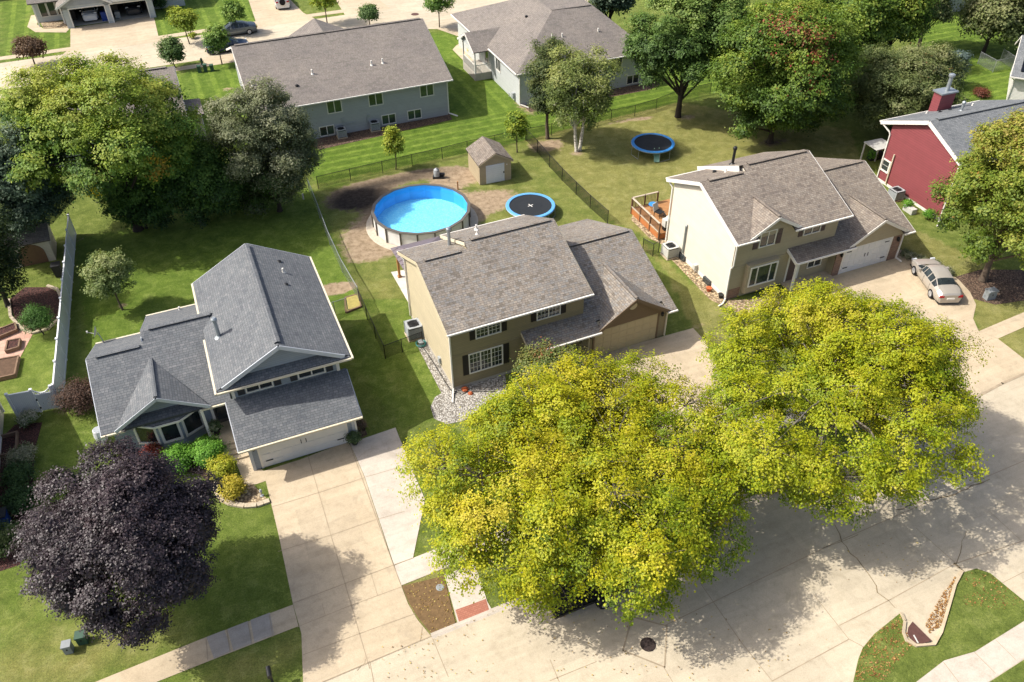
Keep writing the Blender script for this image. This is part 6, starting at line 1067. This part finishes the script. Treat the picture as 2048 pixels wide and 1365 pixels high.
# hose, rocks, small stuff at the tan house
p = at(842, 690); h = thing('hose_reel', 'teal garden hose coiled beside the tan house air conditioner', 'hose', (p.x, p.y, 0)); m = MB()
for k in range(4): m.tube([((.3 + .03 * (k % 2)) * math.cos(t_), (.3 + .03 * (k % 2)) * math.sin(t_), .05 + .04 * k) for t_ in np.linspace(0, 2 * math.pi, 21)], .02, 5, False)
m.build('coil', M['teal'], h); MB().lathe((0, 0, 0), [(.12, 0), (.2, .3)], 10).build('pot', M['ac'], h)
tag(MB().tube([at(*q) + Vector((0, 0, .05)) for q in ((845, 695), (856, 710), (872, 735), (890, 765), (902, 782), (925, 790), (935, 785), (960, 784), (990, 784))], .025, 5).build('drain_hose', M['hose']), 'black drain hose lying along the gravel at the tan house corner', 'hose')
for i, (x, y, s_) in enumerate(((930, 780, .22), (941, 788, .16))):
    o = MB().lathe((0, 0, 0), [(s_, -.02), (s_ * 1.05, s_ * .4), (s_ * .5, s_ * .9)], 7).build('rock', M['terracotta'], None, False, at(x, y), i); tag(o, ('larger' if i == 0 else 'smaller') + ' reddish rock on the pale gravel under the tan house window', 'rock', 'rocks on the gravel')
# gazebo behind the tan house
def gazebo():
    h = thing('gazebo', 'hard top gazebo with purple brown roof and wooden posts behind the tan house', 'gazebo', (-3.65, 37.52, 0), R(23.7)); x0, x1, y0, y1, e, t = .4, 4.1, 8.95, 13.3, 2.45, 3.2; xm = (x0 + x1) / 2; ym = (y0 + y1) / 2; m = MB()
    for q in ([(x0, y0, e), (x0, y1, e), (xm, ym, t)], [(x1, y0, e), (x1, y1, e), (xm, ym, t)], [(x0, y0, e), (x1, y0, e), (xm, ym, t)], [(x0, y1, e), (x1, y1, e), (xm, ym, t)]): m.roof(q, .04)
    for k in range(1, 9): y = y0 + (y1 - y0) * k / 9; f = 1 - abs(y - ym) / (ym - y0); m.bar((x0, y, e + .02), (x0 + (xm - x0) * f, y, e + (t - e) * f + .02), .03, .03)
    m.build('canopy', M['canopy'], h)
    for x in (x0 + .35, x1 - .35):
        for y in (y0 + .3, y1 - .3): MB().box(x - .08, x + .08, y - .08, y + .08, 0, e + .02).box(x - .13, x + .13, y - .13, y + .13, 0, .12).build('post', M['wood_post'], h)
gazebo()
# deck and furniture behind the cream house
def deck():
    o = Vector((15.04, 46.42, 0)); a = R(22.3); L = lambda x, y, z=0: Vector((o.x + x * math.cos(a) - y * math.sin(a), o.y + x * math.sin(a) + y * math.cos(a), z))
    h = thing('deck', 'orange stained timber deck with brown railing behind the cream house', 'deck', o, a); x0, x1, y0, y1, z = -.35, 3.4, 8.6, 12.9, .55
    MB().box(x0, x1, y0, y1, z - .06, z).build('deck_floor', M['deck'], h); MB().box(x0, x1, y0, y0 + .04, .05, z - .06).box(x0, x0 + .04, y0 + .04, y1, .05, z - .06).box(x0 + .04, x1, y1 - .04, y1, .05, z - .06).build('skirt', M['wood'], h)
    for x, y in ((x0, y0), (x0, y0 + 1.4), (x0, y0 + 2.9), (x0, y1), (x0 + 1.2, y1), (x0 + 2.4, y1)): MB().box(x - .05, x + .05, y - .05, y + .05, 0, z + .95).build('railing_post', M['rail_brown'], h)
    m = MB(); m.box(x0 - .07, x0 + .07, y0, y1, z + .9, z + .95); m.box(x0 - .05, x0 + .05, y0, y1, z + .12, z + .17); m.box(x0 + .07, x0 + 2.4, y1 - .07, y1 + .07, z + .9, z + .95); m.build('rail_cap', M['rail_top'], h); m = MB()
    for k in range(18): x = x0 + .1 + k * .13; m.box(x - .015, x + .015, y1 - .015, y1 + .015, z, z + .9)
    for k in range(30): y = y0 + .1 + k * .142; m.box(x0 - .012, x0 + .012, y - .012, y + .012, z + .17, z + .9)
    m.build('baluster', M['rail_brown'], h)
    p = L(1.1, 12.0, z); t = thing('side_table', 'round blue side table on the cream house deck', 'table', p); MB().lathe((0, 0, .45), [(.38, 0), (.38, .04)], 16).build('table_top', M['blue'], t)
    for k in range(3): t_ = k * 2.1; MB().bar((.1 * math.cos(t_), .1 * math.sin(t_), .45), (.3 * math.cos(t_), .3 * math.sin(t_), 0), .03, .03).build('leg', M['rail_brown'], t)
    for i, (x, y, lb) in enumerate(((1.0, 10.9, 'grey patio chair with white cover on the cream house deck, nearer the blue table'), (1.2, 9.7, 'grey patio chair on the cream house deck, nearer the gate'))):
        p = L(x, y, z); t = thing('patio_chair', lb, 'chair', p, a + .4 + i, 'patio chairs on the deck'); MB().box(-.3, .3, -.3, .3, .38, .44).build('seat', M['blackp'], t); MB().bar((0, .3, .42), (0, .5, 1.0), .6, .05).build('backrest', M['ac_light'] if i == 0 else M['blackp'], t)
        for sx in (-1, 1):
            for sy in (-1, 1): MB().box(sx * .27 - .02, sx * .27 + .02, sy * .27 - .02, sy * .27 + .02, 0, .38).build('leg', M['black'], t)
    p = L(.7, 8.95, z); t = thing('grill', 'covered pale grill at the house end of the cream house deck', 'grill', p, a); MB().box(-.5, .5, -.25, .25, .35, .95).lathe((0, 0, .95), [(.3, 0), (.27, .12), (.1, .2)], 10).build('hood', M['ac_light'], t); MB().box(-.45, .45, -.2, .2, 0, .35).build('cart', M['blackp'], t)
deck()
# ---------------------------------------------------------------- vehicles
def car(label, name, paint, loc, rot, kind='sedan', group=None, cat='car'):
    h = thing(name, label, cat, loc, rot, group)
    if kind == 'sedan': S = [(-2.42, .70, .52, .86, .55), (-2.34, .82, .72, .98, .62), (-1.95, .90, .90, 1.08, .70), (-1.55, .92, .94, 1.12, .68), (-.95, .92, .93, 1.36, .58), (-.35, .92, .92, 1.45, .58), (.25, .92, .91, 1.44, .58), (.62, .92, .90, 1.34, .60), (1.25, .91, .90, .98, .74), (1.7, .90, .84, .92, .74), (2.15, .86, .70, .80, .68), (2.38, .74, .55, .66, .58), (2.44, .62, .45, .56, .5)]; gl = (3, 8); wb = 1.42; L = 2.44; tw = .33
    else: S = [(-2.28, .78, .72, .98, .62), (-2.22, .88, .98, 1.35, .70), (-1.85, .93, 1.02, 1.62, .66), (-1.2, .93, 1.02, 1.70, .64), (-.4, .93, 1.01, 1.71, .64), (.3, .93, 1.0, 1.68, .64), (.72, .93, 1.0, 1.55, .66), (1.25, .92, .99, 1.10, .78), (1.75, .91, .94, 1.03, .78), (2.15, .86, .78, .92, .70), (2.3, .76, .6, .74, .6)]; gl = (1, 7); wb = 1.36; L = 2.3; tw = .36
    def ring(st):
        x, hw, zb, zt, ht = st; k = min(1, zb / .7); pts = [(hw * .9, .24), (hw * .985, .42 * k + .02), (hw, .62 * k), (hw * .965, zb), (ht, zt - .05 if zt - zb > .15 else zt - .03), (ht * .6, zt - .005), (0, zt + .01)]
        return [Vector((x, y, z)) for y, z in pts] + [Vector((x, -y, z)) for y, z in pts[-2::-1]]
    Rg = [ring(s) for s in S]; bd = MB(); gs = MB(); n = len(Rg[0])
    for i in range(len(S) - 1):
        for j in range(n - 1):
            q = [Rg[i][j], Rg[i][j + 1], Rg[i + 1][j + 1], Rg[i + 1][j]]; side = j in (3, n - 5); top = j in (4, 5, 6, 7); cab = gl[0] <= i < gl[1]
            first, last = i == gl[0], i == gl[1] - 1
            if cab and (side and not (kind != 'sedan' and False)) and not (last and False): 
                bd.poly(q); c = sum(q, Vector()) / 4; w_ = [c + (p - c) * .86 for p in q]; nn = Vector((0, 1 if c.y > 0 else -1, .35)).normalized() * .012; gs.poly([p + nn for p in w_])
            elif (first or last) and top:
                bd.poly(q); nn = Vector((.5 if last else -.5, 0, .85)) * .012; c = sum(q, Vector()) / 4; gs.poly([Vector((c.x + (p.x - c.x) * .86, p.y * .97, c.z + (p.z - c.z) * .86)) + nn for p in q])
            else: bd.poly(q)
    bd.poly(Rg[0][::-1]); bd.poly(Rg[-1]); o = bd.build('body', M[paint], h, True); gs.build('window', M['glass'], h)
    try: o.data.set_sharp_from_angle(angle=R(38))
    except Exception: pass
    MB().box(-L + .1, L - .1, -.8, .8, .18, .26).build('underbody', M['blackp'], h)
    for sx in (-1, 1):
        for sy in (-1, 1):
            m = MB(); y0, y1 = sy * .72, sy * .935; c = Vector((sx * wb, 0, tw)); m.tube([(c.x, y0, c.z), (c.x, y1, c.z)], tw, 20); wo = m.build('wheel', M['tyre'], h)
            r_ = MB(); r_.tube([(c.x, y1 - sy * .02, c.z), (c.x, y1 + sy * .012, c.z)], tw * .64, 16)
            for k in range(5): t_ = k * 1.2566; r_.bar((c.x, y1 + sy * .016, c.z), (c.x + tw * .6 * math.cos(t_), y1 + sy * .016, c.z + tw * .6 * math.sin(t_)), .05, .02, (0, 1, 0))
            r_.build('rim', M['rim'], wo)
        for sy in (-1, 1):
            st = S[1] if sx < 0 else S[-3]; m = MB(); x = st[0]; y = sy * st[1] * .78; z = st[2] + (.0 if sx < 0 else .02); m.box(x - (.09 if sx < 0 else -.02), x + (.0 if sx < 0 else .14), y - .16, y + .16, z - .06, z + .1); m.build('tail_light' if sx < 0 else 'headlight', M['tail'] if sx < 0 else M['lamp'], h)
    for sy in (-1, 1): MB().box(.55, .75, sy * .93, sy * 1.08, S[5][2], S[5][2] + .13).build('wing_mirror', M[paint], h)
    MB().box(-L - .02, -L + .04, -.26, .26, .5, .64).build('number_plate', M['white'], h)
    m = MB()
    for x in (-.95, .02, .95):
        for sy in (-1, 1): m.box(x - .006, x + .006, sy * .915, sy * .927, .32, .88)
    m.build('door_seam', M['blackp'], h); return h
a, b = at(1825.2, 548), at(1859.7, 597); mid = (a + b) / 2; th = math.atan2(a.y - b.y, a.x - b.x); car('champagne gold sedan parked on the cream house driveway', 'parked_car', 'car_gold', (mid.x + .87 * math.sin(th), mid.y - .87 * math.cos(th), .03), th, group='cars')
a, b = at(457.5, 73.5), at(496, 76.5); mid = far(18.3, -10.4); car('dark grey sedan parked at the far kerb behind the grey ranch house', 'parked_car', 'car_grey', (mid.x, mid.y, .015), FA + math.pi, group='cars'); mid = far(16.6, -15.6); car('navy car mostly hidden by a street tree at the near side of the far street', 'parked_car', 'car_navy', (mid.x, mid.y, .015), FA, group='cars')
mid = far(2.0, 3.6, .05); car('white car parked nose out in the left open garage bay', 'parked_car', 'car_white', mid, FA - math.pi / 2, 'suv', 'cars'); mid = far(7.2, 3.9, .05); car('grey car parked nose out in the right open garage bay', 'parked_car', 'car_dark', mid, FA - math.pi / 2, 'suv', 'cars')
mid = far(25.4, -1.6, .02); j = car('white off roader with a rear spare wheel on the far driveway at the top edge', 'off_road_car', 'car_white', mid, FA + math.pi / 2 - .1, 'suv', 'cars'); sp = MB(); sp.tube([(-2.2, 0, 1.0), (-2.42, 0, 1.0)], .38, 18); sp.build('spare_wheel', M['tyre'], j)
def trailer():
    w0 = at(1210, 1217); rot = R(24); h = thing('utility_trailer', 'black utility trailer at the kerb, half hidden under the yellow maple', 'trailer', w0 - Vector((.35 * math.cos(rot) + 1.05 * math.sin(rot), .35 * math.sin(rot) - 1.05 * math.cos(rot), 0)), rot)
    m = MB(); m.box(-2.2, 2.0, -.8, .8, .5, .58)
    for y in (-.8, .8): m.box(-2.2, 2.0, y - .03, y + .03, .9, .95); m.box(-2.2, 2.0, y - .04, y + .04, .45, .6)
    for x in (-2.2, -.8, .6, 2.0):
        for y in (-.8, .8): m.box(x - .03, x + .03, y - .03, y + .03, .5, .95)
    m.bar((2.0, -.7, .5), (3.4, 0, .5), .07, .07); m.bar((2.0, .7, .5), (3.4, 0, .5), .07, .07); m.bar((3.3, 0, .5), (3.3, 0, 0), .06, .06); m.build('frame', M['black'], h); MB().box(-2.15, 1.95, -.75, .75, .585, .61).build('deck_floor', M['blackp'], h)
    for sy in (-1, 1):
        m = MB(); m.tube([(.35, sy * .88, .33), (.35, sy * 1.08, .33)], .33, 20); wo = m.build('wheel', M['tyre'], h); r_ = MB(); r_.tube([(.35, sy * 1.05, .33), (.35, sy * 1.095, .33)], .2, 14); r_.build('rim', M['rim'], wo)
        for k in range(5): t_ = k * 1.2566; MB().tube([(.35 + .12 * math.cos(t_), sy * 1.09, .33 + .12 * math.sin(t_)), (.35 + .12 * math.cos(t_), sy * 1.1, .33 + .12 * math.sin(t_))], .035, 8).build('rim_hole', M['black'], wo)
        m = MB(); ar = [(.35 + .45 * math.cos(t_), .36 + .42 * math.sin(t_)) for t_ in np.linspace(.1, math.pi - .1, 9)]
        for p, q in zip(ar[:-1], ar[1:]): m.prism([(p[0], sy * .84, p[1]), (q[0], sy * .84, q[1]), (q[0], sy * 1.12, q[1]), (p[0], sy * 1.12, p[1])], (0, 0, .02))
        m.build('mudguard', M['black'], h)
trailer()
# ---------------------------------------------------------------- street fittings and yard odds and ends
p = at(1296, 1290); h = thing('manhole_cover', 'round dark iron manhole cover in the shaded street', 'manhole', (p.x, p.y, .02)); MB().lathe((0, 0, 0), [(.36, 0), (.36, .012), (.33, .014)], 28).build('cover', M['iron'], h)
p = at(830, 1262); h = thing('manhole_cover', 'small round blue grey access lid in the brown verge', 'manhole', at(880, 1176)); MB().lathe((0, 0, 0), [(.2, 0), (.2, .04), (.17, .05)], 18).build('cover', M['blue_box'], h)
p = at(1297 * .29308 + 450, 100 * .29308); tag(MB().lathe((p.x, p.y, .02), [(.5, 0), (.5, .01)], 20).build('manhole_cover', M['rust']), 'rusty round manhole cover in the far street', 'manhole')
dp = atl(r7((1563, 640), (1545, 665), (1541, 690), (1552, 712), (1575, 730), (1605, 735), (1630, 728), (1645, 722))); h = thing('storm_drain', 'rust brown half round storm drain cover in the corner verge', 'storm drain', dp[0]); MB().prism([p - dp[0] + Vector((0, 0, .1)) for p in dp], (0, 0, .025)).build('cover', M['rust'], h); m = MB(); q = (dp[2] + dp[5]) / 2 - dp[0]; m.bar(q + Vector((0, .15, .14)), q + Vector((.05, -.25, .14)), .06, .02); m.build('handle', M['ac_light'], h)
def pedestal(label, px, py, mat, w_=.4, d_=.4, hz=.75, rot=15, group='utility boxes'):
    p = at(px, py); h = thing('utility_box', label, 'utility box', (p.x, p.y, 0), R(rot), group); MB().box(-w_ / 2, w_ / 2, -d_ / 2, d_ / 2, 0, hz * .85).build('body', M[mat], h); MB().prism([(-w_ / 2 - .03, -d_ / 2 - .03, hz * .85), (w_ / 2 + .03, -d_ / 2 - .03, hz * .85), (w_ / 2 + .03, -d_ / 2 - .03, hz * .9), (-w_ / 2 - .03, -d_ / 2 - .03, hz * .9)], (0, 0, .001)) and MB().box(-w_ / 2 - .03, w_ / 2 + .03, -d_ / 2 - .03, d_ / 2 + .03, hz * .85, hz).build('lid', M[mat], h); MB().box(-.03, .03, -d_ / 2 - .02, -d_ / 2, hz * .5, hz * .65).build('latch', M['black'], h)
pedestal('pale green utility pedestal on the lawn at the lower left', 140, 1302, 'blue_box', .35, .35, .6); pedestal('dark green utility pedestal half under the purple maple', 168, 1283, 'green_box', .42, .38, .6); pedestal('blue grey utility box in the bed under the right hand maple', 1977, 597, 'blue_box', .7, .45, .75)
pedestal('left of three green utility boxes on the far lawn', 400, 145, 'green_box', .36, .45, .75); pedestal('middle of three green utility boxes on the far lawn', 412, 143, 'green_box', .36, .45, .8); pedestal('right of three green utility boxes on the far lawn', 425, 142, 'green_box', .36, .45, .7)
p = at(405, 130); h = thing('fire_hydrant', 'dark green fire hydrant on the far verge above the green boxes', 'hydrant', p); MB().lathe((0, 0, 0), [(.18, 0), (.18, .06), (.12, .08), (.12, .55), (.15, .58), (.1, .72), (.03, .78)], 12).build('body', M['green_box'], h); MB().tube([(-.22, 0, .42), (.22, 0, .42)], .06, 8).build('nozzle', M['green_box'], h)
def bin_(label, px, py, mat, rot=20):
    p = at(px, py); h = thing('wheelie_bin', label, 'bin', (p.x, p.y, 0), R(rot), 'wheelie bins'); MB().prism([(-.24, -.26, .06), (.24, -.26, .06), (.24, .26, .06), (-.24, .26, .06)], (0, 0, .02)); m = MB(); a = [(-.24, -.26), (.24, -.26), (.24, .26), (-.24, .26)]
    lo = [Vector((x, y, .05)) for x, y in a]; hi = [Vector((x * 1.2, y * 1.25, .98)) for x, y in a]; m.poly(hi); m.poly(lo[::-1])
    for i in range(4): m.poly([lo[i], lo[(i + 1) % 4], hi[(i + 1) % 4], hi[i]])
    m.build('body', M[mat], h); MB().box(-.31, .31, -.36, .34, .98, 1.06).build('lid', M['blackp'] if mat != 'blackp' else M['blackp'], h)
    for sx in (-1, 1): MB().tube([(sx * .24, .3, .12), (sx * .3, .3, .12)], .12, 12).build('wheel', M['tyre'], h)
bin_('blue wheelie bin with dark lid at the lower left edge', 14, 1052, 'bin_blue'); bin_('black wheelie bin against the white vinyl fence', 120, 552, 'blackp')
# satellite dish on the grey house
h = thing('satellite_dish', 'grey satellite dish on the rear left roof edge of the grey house', 'satellite dish', (-14.53 + (-6.63) * math.cos(R(22.5)) - 11.45 * math.sin(R(22.5)), 31.07 + (-6.63) * math.sin(R(22.5)) + 11.45 * math.cos(R(22.5)), 2.9))
MB().tube([(0, 0, -.05), (-.1, .05, .45), (-.2, .1, .7)], .03, 6).build('mast', M['steel'], h); dm = MB().lathe((0, 0, 0), [(.02, 0), (.2, .03), (.36, .1)], 18, False).build('dish', M['ac_light'], h); dm.location = (-.24, .1, .75); dm.rotation_euler = (0, R(-72), R(15)); MB().tube([(-.22, .1, .55), (-.75, .05, .75)], .018, 5).lathe((-.78, .05, .72), [(.05, 0), (.05, .12)], 8).build('feed_arm', M['ac_light'], h)
p = at(205, 880); h = thing('rain_barrel', 'white round rain barrel at the left corner of the grey house', 'barrel', p); MB().lathe((0, 0, 0), [(.3, 0), (.36, .4), (.3, .85)], 16).build('body', M['vinyl'], h); MB().lathe((0, 0, .85), [(.26, 0), (.26, .03)], 16).build('lid', M['ac'], h)
p = at(548, 1372); h = thing('mailbox', 'black mailbox post at the bottom edge beside the drive', 'mailbox', p, R(22)); MB().box(-.05, .05, -.05, .05, 0, 1.05).build('post', M['blackp'], h); MB().prism([(-.1, -.25, 1.05), (.1, -.25, 1.05), (.1, -.25, 1.2)] + [(.1 * math.cos(t_), -.25, 1.2 + .1 * math.sin(t_)) for t_ in np.linspace(.3, math.pi - .3, 6)] + [(-.1, -.25, 1.2)], (0, .5, 0)).build('box', M['black'], h)
p = at(1730, 290); h = thing('planter_box', 'dark wooden planter box behind the red house', 'planter', at(1748, 318), R(20)); MB().box(-.6, .6, -.3, .3, 0, .7).build('box', M['blackp'], h)
h = thing('planter_trough', 'pale trough planter at the foot of the red house wall', 'planter', at(1818, 424), R(-69)); MB().box(-.5, .5, -.25, .25, 0, .45).build('trough', M['ac_light'], h)
h = thing('porch_frame', 'small grey lean to frame at the back wall of the red house', 'porch', (31.61, 63.28, 0), R(20.6)); MB().box(.3, 2.2, 1.2, 2.9, 2.1, 2.18).build('roof', M['ac_light'], h)
for x in (.4, 2.1): MB().box(x - .05, x + .05, 2.75, 2.85, 0, 2.1).build('post', M['ac_light'], h)
for i, (x, y, mt, lb) in enumerate(((1417, 583, 'terracotta', 'orange terracotta pot on the rocks below the cream wall'), (1441, 596, 'black', 'dark round pot at the lower corner of the cream wall'))):
    o = MB().lathe((0, 0, 0), [(.12, 0), (.2, .3), (.22, .32)], 14).build('flower_pot', M[mt], None, False, at(x, y)); tag(o, lb, 'pot', 'pots beside the cream wall')
tag(MB().lathe((0, 0, 0), [(.1, 0), (.1, .03), (.03, .05), (.03, .35), (.09, .36), (.05, .5)], 10).build('path_light', M['ac'], None, False, at(524, 992)), 'small grey path light in the river rock beside the driveway', 'lamp')
tag(MB().lathe((0, 0, 0), [(.07, 0), (.07, .5), (.04, .55)], 10).build('vent_cap', M['white'], None, False, at(607, 399)), 'white pipe cap near the start of the galvanised fence', 'pipe')
